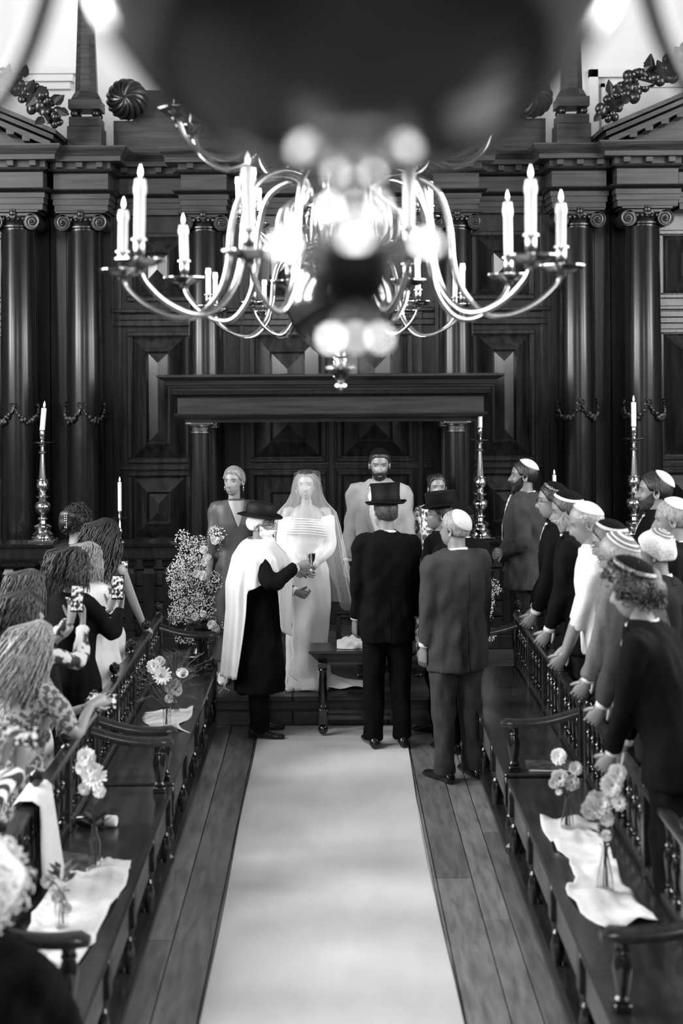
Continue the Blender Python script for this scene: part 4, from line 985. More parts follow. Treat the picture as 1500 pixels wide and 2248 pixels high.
    # ---------- clothes
    def sleeves(m, r0=1.0, to=1.0, wide=1.0):
        for sd in (1, -1):
            shp, el, wr = arms[sd]
            we = el.lerp(wr, .93) if to >= 1 else (el.lerp(wr, (to-.5)*2) if to > .5 else shp.lerp(el, to*2))
            P = [Vector((sd*sw*.35, shp.y, shp.z-.035*k)), shp+Vector((0, 0, -.012*k)), shp.lerp(el, .5)]
            rr = [.085, .074, .066]
            if to > .5: P += [el, el.lerp(we, .5), we]; rr += [.060, .054, .046*wide]
            else: P += [we]; rr += [.058]
            q = smooth_pts(P, 3); rq = np.interp(np.linspace(0, 1, len(q)), np.linspace(0, 1, len(rr)), rr)*k*r0*(.5+.5*build)*(.82 if fem else 1)
            m.tube(q, list(rq), 12)
    if outfit in ('suit', 'shirt', 'coat', 'robe'):
        hemz = hem if hem is not None else (.78 if outfit == 'suit' else .90)
        if outfit == 'coat': hemz = .60 if hem is None else hem
        prof = [(hemz, .205, .150, .0), (hemz+.03, .204, .148, 0)] if outfit != 'robe' else [(hemz, .25, .21, 0), (.60, .225, .18, 0)]
        if seated: prof = [(.84, .21, .16, 0), (.87, .215, .165, 0)]
        prof += [(.93, .200, .142, 0), (1.06, .182, .135, .006), (1.18, .190, .14, .005), (1.30, .205, .142, 0), (1.38, .207, .128, -.006), (1.445, .185, .108, -.012), (1.49, .125, .088, -.014), (1.522, .078, .072, -.012)]
        prof = [p for i, p in enumerate(prof) if i == 0 or p[0] > prof[i-1][0]+.008]
        m = MB(); rg = [ringz(z*k, hx*bw, hy*bw, yo*k) for z, hx, hy, yo in prof]
        mt = MB().loft(rg); m.add(shear([p for r in rg for p in r]), mt.f); sleeves(m, 1.0 if outfit != 'shirt' else .92, 1.0 if sleeve == 'long' else (.46 if sleeve == 'short' else .7))
        jk = remesh(m, {'shirt': 'shirt', 'suit': 'jacket', 'coat': 'coat', 'robe': 'robe'}[outfit], jacket, body, vox, .0115, 30, seed, stretch=.5, wf=lambda c: 1-.85*(np.exp(-(c[:, 0]/.10)**2)*(c[:, 1] > .05)*(c[:, 2] > 1.02*k)))
        if outfit == 'suit' and not seated:
            # centre back seam running down into the vent
            n_ = len(jk.data.vertices); cv = np.empty(n_*3); jk.data.vertices.foreach_get('co', cv); cv = cv.reshape(-1, 3); sp = []
            for z in np.linspace(1.36*k, (hemz+.01)*k, 22):
                sel = cv[(np.abs(cv[:, 2]-z) < vox) & (np.abs(cv[:, 0]) < vox*1.5) & (cv[:, 1] < .6)]
                if len(sel): sp.append((0.0, float(sel[:, 1].min())-.0005, float(z)))
            if len(sp) > 5: m = MB(); m.tube(sp, [.0012]*(len(sp)//2)+[.0022]*(len(sp)-len(sp)//2), 5); o = part(m, 'back_seam', 'cloth_black'); o.parent = jk
        if outfit != 'shirt':
            for sd in (-1, 1):     # shirt cuffs
                shp, el, wr = arms[sd]; m = MB(); m.tube([el.lerp(wr, .90), el.lerp(wr, .985), el.lerp(wr, 1.0)], [.036*k, .036*k, .031*k], 12); part(m, 'shirt_cuff', shirt)
            if opened or collar:
                # shirt front, lapels
                m = MB(); fr = []
                vw = 1.7 if opened else 1.0
                for z, w_ in ((1.12, .012*vw), (1.20, .030*vw), (1.30, .048*vw), (1.40, .058*vw), (1.47, .05*vw)):
                    yf = np.interp(z, [p[0] for p in prof], [p[2]*build+p[3] for p in prof])*k+.012
                    fr.append([(x_*k, yf-((x_/.2)**2)*.13*k, z*k) for x_ in np.linspace(-w_, w_, 7)])
                m.loft(fr, closed=False); m.v = [tuple(v) for v in shear(m.v)]; part(m, 'shirt_front', shirt)
                for sd in (-1, 1):
                    lp = []
                    for z, xi, wd in ((1.10, .010, .006), (1.18, .026, .030), (1.28, .044, .045), (1.36, .054, .055), (1.43, .058, .035), (1.49, .062, .030)):
                        xi = xi*(vw if z < 1.45 else 1.1)
                        yf = np.interp(z, [p[0] for p in prof], [p[2]*build+p[3] for p in prof])*k+.017
                        row = []
                        for x_ in (xi, xi+wd*.5, xi+wd):
                            row.append((sd*x_*k, yf-((x_/.2)**2)*.13*k+.004, z*k))
                        for x_ in (xi+wd, xi):
                            row.append((sd*x_*k, yf-((x_/.2)**2)*.13*k-.012, z*k))
                        lp.append(row)
                    m = MB(); m.loft(lp); m.v = [tuple(v) for v in shear(m.v)]; o = part(m, 'lapel', jacket); o.parent = jk
                if tie:
                    m = MB(); rg = []
                    for z, w_ in ((1.13, .024), (1.25, .034), (1.40, .022), (1.455, .016), (1.46, .024), (1.49, .028)):
                        yf = np.interp(z, [p[0] for p in prof], [p[2]*build+p[3] for p in prof])*k+.020+(.006 if z > 1.45 else 0)
                        rg.append([(-w_*k, yf-.004, z*k), (0, yf+.008, z*k), (w_*k, yf-.004, z*k), (0, yf-.012, z*k)])
                    m.loft(rg); m.v = [tuple(v) for v in shear(m.v)]; part(m, 'tie', tie)
        # shirt collar: upright band, open at the front, and jacket collar behind
        cz = [(1.475, .080, .076), (1.50, .072, .070), (1.525, .066, .066), (1.527, .070, .070), (1.495, .080, .078)]
        def band(cs, gap, yo):
            rows = []
            for z, hx, hy in cs:
                rows.append([(hx*k*math.sin(a), (-hy*math.cos(a)+yo+.02*(1-math.cos(a))*.5)*k, (z-.016*(1-math.cos(a)))*k) for a in np.linspace(-math.pi+gap, math.pi-gap, 25)])
            mm = MB(); mm.loft(rows, closed=False); mm.v = [tuple(v) for v in shear(mm.v)]; return mm
        part(band(cz, .12, -.006), 'shirt_collar', shirt if outfit != 'shirt' else jacket)
        if outfit != 'shirt':
            o = part(band([(1.445, .105, .09), (1.485, .092, .085), (1.512, .080, .079), (1.512, .086, .085), (1.47, .103, .098)], .75, -.010), 'jacket_collar', jacket)
    if outfit in ('suit', 'shirt', 'coat', 'robe'):
        m = MB(); legs(m, (.100, .082, .070), .05)
        if seated: m.loft([ringz(z*k, hx*bw, hy*bw) for z, hx, hy in ((.80, .17, .13), (.92, .18, .14), (1.0, .16, .12))])
        else: m.loft([ringz(z*k, hx*bw, hy*bw) for z, hx, hy in ((.82, .165, .12), (.92, .178, .125), (1.02, .165, .115))])
        remesh(m, 'trousers', trousers, body, vox, .012, 32, seed+3, stretch=.5)
    if outfit == 'dress':
        hemz = .25 if hem is None else hem
        prof = [(hemz, .20, .16), (.50, .195, .155), (.75, .195, .15), (.95, .185, .14), (1.08, .140, .11), (1.20, .145, .12), (1.30, .165, .135), (1.38, .170, .115), (1.44, .155, .10), (1.475, .115, .085), (1.49, .085, .075)]
        m = MB(); rg = [ringz(z*k, hx*bw, hy*bw) for z, hx, hy in prof]; m.add(shear([p for r in rg for p in r]), MB().loft(rg).f)
        if sleeve != 'none': sleeves(m, 1.0, 1.0 if sleeve == 'long' else (.46 if sleeve == 'short' else .75), 1.3)
        remesh(m, 'dress', jacket, body, vox, .009, 30, seed, stretch=.3)
    if outfit == 'bride':
        prof = [(.005, .21, .17), (.10, .185, .145), (.30, .165, .13), (.55, .17, .135), (.80, .185, .145), (.95, .18, .135), (1.08, .142, .108), (1.18, .145, .115), (1.28, .165, .135), (1.345, .172, .125), (1.36, .160, .112)]
        m = MB(); rg = [ringz(z*k, hx*bw, hy*bw) for z, hx, hy in prof]; m.add(shear([p for r in rg for p in r]), MB().loft(rg).f)
        for sd in (1, -1):
            shp, el, wr = arms[sd]; P = [shp.lerp(el, .16), shp.lerp(el, .5), el, el.lerp(wr, .5), el.lerp(wr, .96)]; q = smooth_pts(P, 4)
            m.tube(q, list(np.interp(np.linspace(0, 1, len(q)), [0, .15, .5, .75, 1], [.066, .070, .056, .046, .036])*k), 12)
        remesh(m, 'dress', jacket, body, vox, .0125, 32, seed, stretch=.28)
    # ---------- shoes
    if not seated:
        for sd in (-1, 1):
            m = MB(); x0 = sd*.108*bw; rg = []
            for y_, w_, h_ in ((-.085, .022, .05), (-.075, .034, .075), (-.02, .036, .085), (.04, .040, .075), (.11, .046, .052), (.17, .040, .042), (.195, .022, .028)):
                rg.append([(x0+sd*.03*max(0, y_)/.2+w_*c_*k, (y_-.01)*k, max(.004, (h_*.5+h_*.5*s_)*k)) for c_, s_ in [(math.cos(q), math.sin(q)) for q in np.linspace(0, 2*math.pi, 14, endpoint=False)]])
            m.loft(rg); part(m, 'shoe', shoes)
    HEADS[body.name] = (HT, shear, arms, k)
    return body
# ------------------------------------------------------------------ the cast
def hd(px, d): return ((px-VX)*d/FPX, d)
CG, GR, GL = 'wedding party on and before the dais', 'guests standing behind the right bench', 'guests standing behind the left bench'
DN, DNL = (-.25, .55, -.8), (.25, .55, -.8)
# wedding party
person('woman with short fair hair and earrings in a dark V-neck dress', hd(513, 10.95), .22, 1.70, R(195), 'skin_pale', 'dress', 'cloth_dress', fem=True, hair=('crop', 'hair_blonde'), hr=.016, sleeve='elbow', earrings=True, yaw=-35, hem=.18, group=CG, shoes='shoe_pale', vox=.012)
person('bearded man in a pale grey suit and dark skullcap standing right of the bride', hd(832, 11.15), .22, 1.82, R(172), 'skin', 'suit', 'cloth_lightgrey', 'cloth_charcoal', kippah=(('cloth_black',), 10, 42), beard=('hair_dark', .002), yaw=8, pitch=-8, group=CG, vox=.012, build=1.04, armR=(.26, .10, .80), armL=(-.26, .10, .80), opened=True)
person('dark-haired woman with a patterned scarf, half hidden behind the second top hat', hd(958, 11.1), .22, 1.62, R(160), 'skin', 'dress', 'scarf_pattern', fem=True, hair=('updo', 'hair_dark'), hr=.012, yaw=25, group=CG, hem=.2)
person('man in glasses and a low top hat, half hidden beside the black coat', hd(968, 10.25), .0, 1.72, R(62), 'skin', 'suit', 'cloth_black', 'cloth_black', hat='low_top', glasses=True, yaw=30, group=CG, vox=.016)
person('man in a dark skullcap standing just behind the grey suit, back turned', hd(1010, 9.70), .0, 1.74, R(30), 'skin', 'suit', 'cloth_black', 'cloth_black', kippah=(('cloth_black',), 25, 44), yaw=10, group=CG, vox=.016, build=.95)
person('man in a black top hat and long black coat with his back to the camera', hd(846, 9.78), .012, 1.775, R(8), 'skin', 'suit', 'cloth_black', 'cloth_black', hat='top', hair=('short', 'hair_brown'), yaw=18, build=.95, hem=.74, armR=(.22, .10, .80), armL=(-.22, .08, .80), group=CG, vox=.012)
person('older man in a grey suit and pale skullcap, back turned, by the aisle', hd(1000, 9.02), .0, 1.76, R(28), 'skin', 'suit', 'cloth_grey', 'cloth_grey', kippah=(('kippah_light',), 48, 44), hair=('short', 'hair_grey'), yaw=22, build=1.02, hem=.72, armL=(-.235, .06, .76), armR=(.24, .05, .78), group=CG, vox=.012)
rabbi = person('white-bearded man in a black hat and white prayer shawl raising a goblet', hd(568, 10.09), .012, 1.655, R(-88), 'skin', 'robe', 'cloth_black', 'cloth_black', hat='brim', beard=('hair_white', .07), hair=('short', 'hair_white'), hr=.012, glasses=True, hem=.36, armR=(.24, .29, 1.34), armL=(-.06, .28, 1.10), curlR=.95, curlL=.8, palmR=(-.95, .1, .05), dirR=(-.25, .95, .2), palmL=(.6, .3, .2), group=CG, vox=.012, pitch=0, yaw=-16)
bride = person('bride in an off-shoulder white satin gown under a sheer veil, hands clasped', hd(672, 10.68), .22, 1.69, R(178), 'skin_pale', 'bride', 'satin', fem=True, hair=('long', 'hair_brown'), hair_len=.10, hr=.014, earrings=True, yaw=-6, armR=(.055, .20, 1.0), armL=(-.045, .21, 1.0), dirR=(-.75, .25, -.35), dirL=(.75, .3, -.4), palmR=(-.2, -1, 0), palmL=(.2, -1, 0), curlR=.5, curlL=.5, group=CG, vox=.010, shoes='shoe_pale')
# guests behind the right bench
KW = ('kippah_light',)
person('dark-bearded man in a grey jacket and patterned tie, hands folded, beside the candlestick', hd(1152, 10.6), .22, 1.76, R(72), 'skin_tan', 'suit', 'cloth_grey', 'cloth_charcoal', kippah=(KW, 30, 40), beard=('hair_dark', .018), yaw=8, build=1.1, armR=('w', 1096, 1230, 10.40), armL=('w', 1092, 1222, 10.52), dirR=(-.8, .5, 0), dirL=(.8, .5, -.1), tie='tie_pattern', group=GR, vox=.012, palmR=(-.3, -1, 0), palmL=(.3, -1, 0), curlR=.7, curlL=.7)
person('man in glasses, dark suit and beaded black skullcap, behind the grey-bearded man', hd(1217, 9.0), .20, 1.74, R(80), 'skin', 'suit', 'cloth_black', 'cloth_black', kippah=(('cloth_black', 'sequin'), 25, 44), glasses=True, group=GR, armR=(.06, .26, .80), armL=(-.06, .26, .78), dirR=DN, dirL=DNL, lean=7, vox=.016)
person('grey-bearded man in a dark suit and black skullcap with a broad white band', hd(1250, 8.4), .20, 1.74, R(72), 'skin', 'suit', 'cloth_black', 'cloth_black', kippah=(('cloth_black', 'cloth_white'), 25, 48), beard=('hair_grey', .012), hair=('short', 'hair_brown'), group=GR, lean=9, armR=(.06, .28, .76), armL=(-.06, .28, .76), dirR=DN, dirL=DNL, pitch=-10, vox=.016)
person('bald man in a white shirt and white satin skullcap leaning on the bench back', hd(1292, 7.75), .20, 1.74, R(78), 'skin', 'shirt', 'cloth_white', 'cloth_charcoal', kippah=(('satin_kippah',), 32, 46), hair=('bald', 'hair_grey'), hr=.003, lean=9, pitch=-14, sleeve='elbow', armR=(.06, .31, .72), armL=(-.06, .31, .72), dirR=DN, dirL=DNL, group=GR, vox=.012)
person('dark-haired man in glasses and a knitted skullcap, mostly hidden behind the striped one', hd(1345, 7.15), .20, 1.70, R(70), 'skin', 'suit', 'cloth_midgrey', 'cloth_charcoal', kippah=(('cloth_black', 'kippah_light'), 25, 42), glasses=True, lean=10, pitch=-10, armR=(.06, .32, .72), armL=(-.06, .32, .70), dirR=DN, dirL=DNL, group=GR, vox=.016)
STRIPE = ('cloth_white', 'cloth_charcoal', 'cloth_midgrey', 'cloth_white', 'cloth_white', 'cloth_midgrey', 'cloth_midgrey', 'cloth_midgrey', 'cloth_white', 'cloth_midgrey', 'cloth_midgrey', 'cloth_white', 'cloth_white')
person('balding man in glasses with a white-and-grey ringed skullcap, at the right', hd(1364, 6.65), .20, 1.70, R(68), 'skin', 'suit', 'cloth_grey', 'cloth_charcoal', kippah=(STRIPE, 38, 44), hair=('bald', 'hair_grey'), hr=.004, glasses=True, lean=14, pitch=-8, armR=(.06, .32, .70), armL=(-.06, .32, .70), dirR=DN, dirL=DNL, group=GR, vox=.014)
person('man with curly dark hair, black sequinned skullcap and open white collar, nearest right', hd(1392, 5.95), .20, 1.64, R(62), 'skin', 'suit', 'cloth_black', 'cloth_black', kippah=(('cloth_black', 'sequin'), 30, 40), hair=('updo', 'hair_brown'), hr=.030, curly=True, lean=15, pitch=-6, yaw=6, armR=(.06, .33, .70), armL=(-.06, .33, .70), dirR=DN, dirL=DNL, group=GR, vox=.014, opened=True)
person('white-haired man with a round woven skullcap at the right edge', hd(1442, 7.3), .20, 1.62, R(55), 'skin', 'suit', 'cloth_charcoal', 'cloth_charcoal', kippah=(('cloth_midgrey', 'kippah_light', 'cloth_midgrey', 'cloth_midgrey', 'kippah_light', 'cloth_midgrey', 'cloth_midgrey'), 35, 30), hair=('short', 'hair_white'), hr=.026, lean=2, pitch=-10, group=GR, vox=.014)
person('bearded man with dark swept hair and white skullcap, farthest back at the right edge', hd(1440, 8.75), .20, 1.83, R(75), 'skin', 'suit', 'cloth_black', 'cloth_black', kippah=(('kippah_light',), 42, 36), beard=('hair_brown', .006), group=GR, vox=.016)
person('grey-haired frowning man with a white skullcap cut by the right edge', hd(1478, 7.9), .20, 1.74, R(70), 'skin', 'suit', 'cloth_black', 'cloth_black', kippah=(('cloth_white',), 30, 40), hair=('short', 'hair_grey'), pitch=-6, group=GR, vox=.016)
person('person in a dark jacket at the right edge, only the sleeve in view', (1.74, 5.05), .20, 1.72, R(50), 'skin', 'suit', 'cloth_charcoal', 'cloth_charcoal', group=GR, eyes=False, vox=.016)
# guests behind the left bench
person('woman with a dark updo and a leaf-shaped hair clip, farthest back at the left', hd(165, 10.0), .0, 1.70, R(-28), 'skin', 'dress', 'cloth_charcoal', fem=True, hair=('updo', 'hair_dark'), hr=.022, curly=True, yaw=-12, group=GL, vox=.016)
person('woman with long curly dark hair in a pale sleeveless dress, filming with a phone', hd(228, 9.45), .0, 1.66, R(-32), 'skin_pale', 'dress', 'cloth_pale', fem=True, hair=('long', 'hair_dark'), hair_len=.24, hr=.026, yaw=-5, sleeve='none', armR=('w', 318, 1385, 9.62), armL=('w', 262, 1278, 9.75), dirR=(.1, .6, -.7), dirL=(0, .3, .9), palmL=(0, -1, 0), curlL=.25, lean=4, group=GL, vox=.014)
person('light-haired woman glimpsed behind the dark bob', hd(192, 8.75), .0, 1.60, R(-35), 'skin', 'dress', 'cloth_pale', fem=True, hair=('bob', 'hair_blonde'), hr=.014, hair_len=.02, group=GL, vox=.018)
person('woman with a dark bob, glasses and sheer black sleeves holding up a phone', hd(158, 8.05), .0, 1.65, R(-42), 'skin_pale', 'dress', 'cloth_black', fem=True, hair=('bob', 'hair_dark'), hr=.028, hair_len=.03, glasses=True, sleeve='long', armR=('w', 262, 1335, 8.32), armL=('w', 238, 1335, 8.30), dirR=(-.05, .15, .95), dirL=(.1, .2, .9), palmR=(-.3, -1, 0), palmL=(.3, -1, 0), group=GL, vox=.014, curlR=.5, curlL=.5)
person('woman with light brown hair at the left edge', hd(62, 7.7), .0, 1.58, R(-40), 'skin', 'dress', 'cloth_charcoal', fem=True, hair=('bob', 'hair_brown'), hr=.018, hair_len=.08, group=GL, vox=.018)
person('dark-haired woman in leopard print sleeves raising a phone in both hands', hd(48, 6.95), .0, 1.58, R(-48), 'skin_pale', 'dress', 'leopard', fem=True, hair=('bob', 'hair_dark'), hr=.018, hair_len=.04, sleeve='long', armR=('w', 178, 1368, 7.2), armL=('w', 152, 1362, 7.2), dirR=(-.05, .1, .95), dirL=(.05, .1, .95), palmR=(-.3, -1, 0), palmL=(.3, -1, 0), group=GL, vox=.014, curlR=.45, curlL=.45)
person('woman with wavy blonde hair in a small-patterned dress, nearest standing guest at the left', hd(70, 6.45), .0, 1.51, R(-42), 'skin_pale', 'dress', 'floral', fem=True, hair=('long', 'hair_blonde'), hair_len=.20, hr=.026, sleeve='short', armR=('w', 196, 1545, 6.55), armL=('w', 176, 1552, 6.6), dirR=(.1, .9, .2), dirL=(.3, .9, .2), lean=10, group=GL, vox=.014, curlR=.5, curlL=.5)
person('guest in striped sleeves at the left edge, only the arm and phone in view', (-1.52, 4.75), .0, 1.62, R(-45), 'skin', 'dress', 'striped', fem=True, hair=('bob', 'hair_dark'), armR=('w', 35, 1690, 5.0), armL=('w', 2, 1665, 4.98), dirR=(-.1, .3, .9), dirL=(.1, .3, .9), group=GL, vox=.016)
person('seated person with fluffy white hair and dark jacket on the nearest left bench', (-1.06, 4.15), -.42, 1.66, R(-25), 'skin', 'suit', 'cloth_black', 'cloth_lightgrey', seated=True, hair=('long', 'hair_white'), hr=.045, curly=True, armR=(.14, .36, .98), armL=(-.10, .36, .98), dirR=(-.3, .9, -.1), group='people seated at the left', vox=.016)

# ------------------------------------------------------------------ clothing pieces built on particular people
def drape(owner, name, mt, top, bottom, prof, n=72, m=26, fold=.04, nf=13, gap=None, thick=0.0, fold2=.0, scale=1.0):
    """cloth hung round a body: prof = [(z, hx, hy, yo)], bottom(a) gives the hem height at angle a (0 = forward, + = right)"""
    zs = [p[0] for p in prof][::-1]; HX = [p[1] for p in prof][::-1]; HY = [p[2] for p in prof][::-1]; YO = [p[3] for p in prof][::-1]
    A = np.linspace(-math.pi, math.pi, n, endpoint=False) if gap is None else np.linspace(gap, 2*math.pi-gap, n)
    vt = []
    for i in range(m):
        for a in A:
            aa = (a+math.pi) % (2*math.pi)-math.pi
            u = i/(m-1); zb = bottom(aa); z = top+(zb-top)*u
            hx, hy, yo = np.interp(z, zs, HX), np.interp(z, zs, HY), np.interp(z, zs, YO)
            amt = fold*sstep(0, .45, np.array([u]))[0]
            k = 1+amt*math.sin(nf*a+2.2*math.sin(2*a+.5))+amt*.5*math.sin(nf*1.9*a+z*3)
            vt.append((hx*k*math.sin(a), yo+hy*k*math.cos(a), z+fold2*math.sin(7*a)*u))
    mb = MB(); mb.add(vt, grid_faces(n, m, gap is None))
    o = mb.build(name, mt, owner, True, local=True, angle=0)
    if thick:
        md = o.modifiers.new('thickness', 'SOLIDIFY'); md.thickness = thick
    return o
k = 1.69/1.75
def vb(a):
    f = float(sstep(R(20), R(50), np.array([abs(a)]))[0]); return 1.15*(1-f)+.62*f
drape(bride, 'veil', 'veil', 1.742*k+.012, vb, [(1.76*k, .012, .012, -.01), (1.745*k, .05, .055, -.008), (1.72*k, .085, .095, 0), (1.66*k, .108, .135, .005), (1.58*k, .118, .15, .012), (1.50*k, .155, .16, .01), (1.42*k, .225, .175, 0), (1.30*k, .255, .20, 0), (1.05*k, .30, .26, -.01), (.80*k, .36, .25, -.03), (.6*k, .41, .27, -.05)], n=140, m=44, fold=.045, nf=15)
# short train of the gown pooled on the dais
vt = []; n1, n2 = 40, 12
for i in range(n1):
    a = -1.9+3.8*i/(n1-1)
    for j in range(n2):
        u = j/(n2-1); L = .14+.20*u*(1+.5*math.sin(a*1.3-.6))
        vt.append((-(L)*math.sin(a+.5)*1.15-.05*u, (L)*math.cos(a+.5)*.5+.0, .10*(1-u)**2+.014+.013*u*(1+math.sin(11*a+3*u))*(1-.3*u)))
mb = MB(); mb.add(vt, grid_faces(n2, n1, False)); mb.build('train', 'satin', bride, True, local=True, angle=0)
# ruched neckline band and sleeves' edge
mb = MB(); 
for q in range(7):
    z = 1.362-.019*q
    mb.tube([((.166+.002*q)*math.sin(a), (.120+.004*q)*math.cos(a), z*k+.012*math.cos(2*a)+.01*math.sin(a)) for a in np.linspace(-math.pi*.62, math.pi*.62, 33)], .0048, 6)
mb.build('neckline', 'satin', bride, True, local=True, angle=0)
# prayer shawl of the officiant
kr = 1.655/1.75
def tb(a):
    b = abs(math.degrees(a))
    z = np.interp(b, [0, 10, 22, 48, 62, 112, 124, 180], [.98, .82, .74, .80, 1.20, 1.10, .46, .44]); return float(z)
drape(rabbi, 'prayer_shawl', 'cloth_white', 1.535*kr, tb, [(1.545*kr, .072, .075, -.005), (1.525*kr, .10, .095, -.008), (1.505*kr, .17, .125, -.01), (1.48*kr, .235, .145, -.01), (1.40*kr, .305, .205, -.0), (1.2*kr, .325, .245, 0), (1.0*kr, .31, .24, 0), (.7*kr, .29, .255, -.01), (.4*kr, .29, .275, -.02)], n=120, m=40, fold=.045, nf=13, gap=R(9), thick=.006)
# knotted fringes
random.seed(4)
for (x_, y_, z_) in ((.12, .24, .74), (.14, .23, .74), (.16, -.26, .46), (.19, -.24, .46)):
    pts = [(x_+random.uniform(-.008, .008)*q, y_+random.uniform(-.006, .006)*q, z_+.02-(.05 if y_ > 0 else .018)*q) for q in range(8)]; mb = MB(); mb.tube(pts, .0028, 5); mb.build('fringe', 'cloth_white', rabbi, True, local=True, angle=0)
# goblet in his raised hand (world position of the grip)
HTr, shr, armr, _ = HEADS[rabbi.name]
wr = armr[1][2]; gl = Vector((wr.x-.028, wr.y+.10, wr.z-.045))
gw = rabbi.matrix_basis @ gl
g_ = thing('goblet', 'small polished goblet held out towards the bride', 'goblet', gw)
m_ = MB(); m_.lathe([(.030, 0), (.031, .004), (.012, .010), (.006, .018), (.006, .045), (.010, .05), (.006, .055), (.012, .065), (.026, .085), (.031, .11), (.033, .14), (.030, .14), (.024, .09), (.004, .075)], (0, 0, 0), 24); m_.build('cup', 'silver', g_, True, local=True)
# ------------------------------------------------------------------ V neckline, hair clip
woman = [o for o in bpy.data.objects if o.get('label', '').startswith('woman with short fair')][0]
kk = 1.70/1.75; mb = MB(); rows = []
for z, w_ in ((1.485, .066), (1.45, .060), (1.40, .044), (1.34, .026), (1.28, .004)):
    yf = np.interp(z, [1.28, 1.34, 1.40, 1.45, 1.485], [.158, .152, .138, .124, .108])
    rows.append([(x_*kk, (yf-((x_/.2)**2)*.3)*kk, z*kk) for x_ in np.linspace(-w_, w_, 7)])
mb.loft(rows, closed=False); mb.build('neckline_skin', 'skin_pale', woman, True, local=True)
upd = [o for o in bpy.data.objects if o.get('label', '').startswith('woman with a dark updo')][0]
HTu = HEADS[upd.name][0]; mb = MB()
for i in range(7):
    for s_ in (-1, 1):
        q = MB(); q.ball((0, 0, 0), (.007, .004, .012), 6, 5); mb.add(HTu(np.array(q.v)+[.045+s_*.009, -.150, .075-i*.016]), q.f)
mb.build('hair_clip', 'silver', upd, True, local=True)

# ------------------------------------------------------------------ phones
def phone(label, px, py, d, w_, h_, tilt=0, yaw=0):
    c = at(px, py, d); t = thing('phone', label, 'phone', c, 'guests\' phones'); t.rotation_euler = (R(tilt), 0, R(yaw))
    m = MB(); m.box(-w_/2, w_/2, -.004, .004, -h_/2, h_/2, .003); m.build('case', 'phone_black', t, local=True)
    m = MB(); m.box(-w_/2+.004, w_/2-.004, -.0052, -.0042, -h_/2+(.004 if w_ > h_ else .010), h_/2-(.004 if w_ > h_ else .010)); m.build('screen', 'screen', t, local=True)
phone('upright phone raised by the woman with long curly hair', 268, 1250, 9.72, .072, .150, -8, -10)
phone('upright phone held up by the woman with the dark bob', 256, 1286, 8.28, .076, .150, -8, -12)
phone('upright phone held up in front of the leopard print sleeves', 167, 1310, 7.16, .072, .145, -8, -14)
phone('sideways phone held low by the woman with wavy blonde hair', 222, 1535, 6.68, .150, .075, -12, -15)
phone('sideways phone at the left edge, largest of the phones', 40, 1610, 5.0, .150, .074, -12, -15)

# ------------------------------------------------------------------ cloths, vases and flowers on the benches
def seat_pt(px, py, z=.461):
    d = (EYE-z)*FPX/(py-VY); return Vector(((px-VX)*d/FPX, d, z))
def cloth_strip(label, L, Rr, n=12, amp=.010, seed=1, clampx=None):
    A = bez([seat_pt(*p) for p in L], 6); B = bez([seat_pt(*p) for p in Rr], 6); m = len(A); assert len(A) == len(B)
    P = []
    for i in range(m):
        for j in range(n+1):
            u = j/n; p = A[i].lerp(B[i], u); P.append((p.x, p.y, p.z))
    P = np.array(P); w1 = wob(P, 34, seed); w2 = wob(P, 80, seed+1)
    P[:, 2] = .4625+np.clip(amp*(w1*.8+.35*w2)+amp*.55, 0, None)
    w3 = wob(P*np.array([1, 1, 0]), 24, seed+3); P[:, 0] += .012*w3; P[:, 1] += .012*w1
    mb = MB(); mb.add(P.tolist(), grid_faces(n+1, m, False))
    o = mb.build('bench_cloth', 'linen', None, True, angle=0); md = o.modifiers.new('thickness', 'SOLIDIFY'); md.thickness = .0025; md.offset = 1
    return tag(o, label, 'cloth', 'white cloths on the benches')
cloth_strip('short white cloth under two vases on the far left bench', [(318, 1560), (310, 1575), (322, 1590), (306, 1590)], [(424, 1553), (415, 1570), (385, 1592), (414, 1606)], seed=2)
cloth_strip('long crumpled white cloth on the near left bench', [(165, 1885), (120, 1930), (70, 2000), (20, 2100)], [(282, 1885), (262, 1945), (222, 2030), (148, 2140)], n=16, amp=.016, seed=5)
cloth_strip('white cloth running under both vases on the near right bench', [(1182, 1806), (1190, 1846), (1238, 1885), (1250, 1930), (1246, 1970), (1312, 2044)], [(1312, 1808), (1318, 1846), (1336, 1885), (1356, 1930), (1388, 1985), (1440, 2030)], n=18, amp=.018, seed=8)
def petal_ring(m, c, axis, r, n, L, w_, lift, seed=0):
    ax = Vector(axis).normalized(); e1 = ax.orthogonal().normalized(); e2 = ax.cross(e1); c = Vector(c); rs = random.Random(seed)
    for i in range(n):
        a = 2*math.pi*i/n+rs.uniform(-.1, .1); d = e1*math.cos(a)+e2*math.sin(a); s_ = e1*-math.sin(a)+e2*math.cos(a); l = L*rs.uniform(.85, 1.1)
        p0 = c+d*r; p1 = c+d*(r+l*.55)+ax*(l*.55*lift); p2 = c+d*(r+l)+ax*(l*lift*.8)
        v = [p0-s_*w_*.25, p0+s_*w_*.25, p1+s_*w_*.5, p2+s_*w_*.28, p2-s_*w_*.28, p1-s_*w_*.5, p1+ax*(-.15*w_)]
        m.add(v, [(0, 1, 2, 6), (0, 6, 5), (6, 2, 3), (6, 3, 4), (6, 4, 5)])
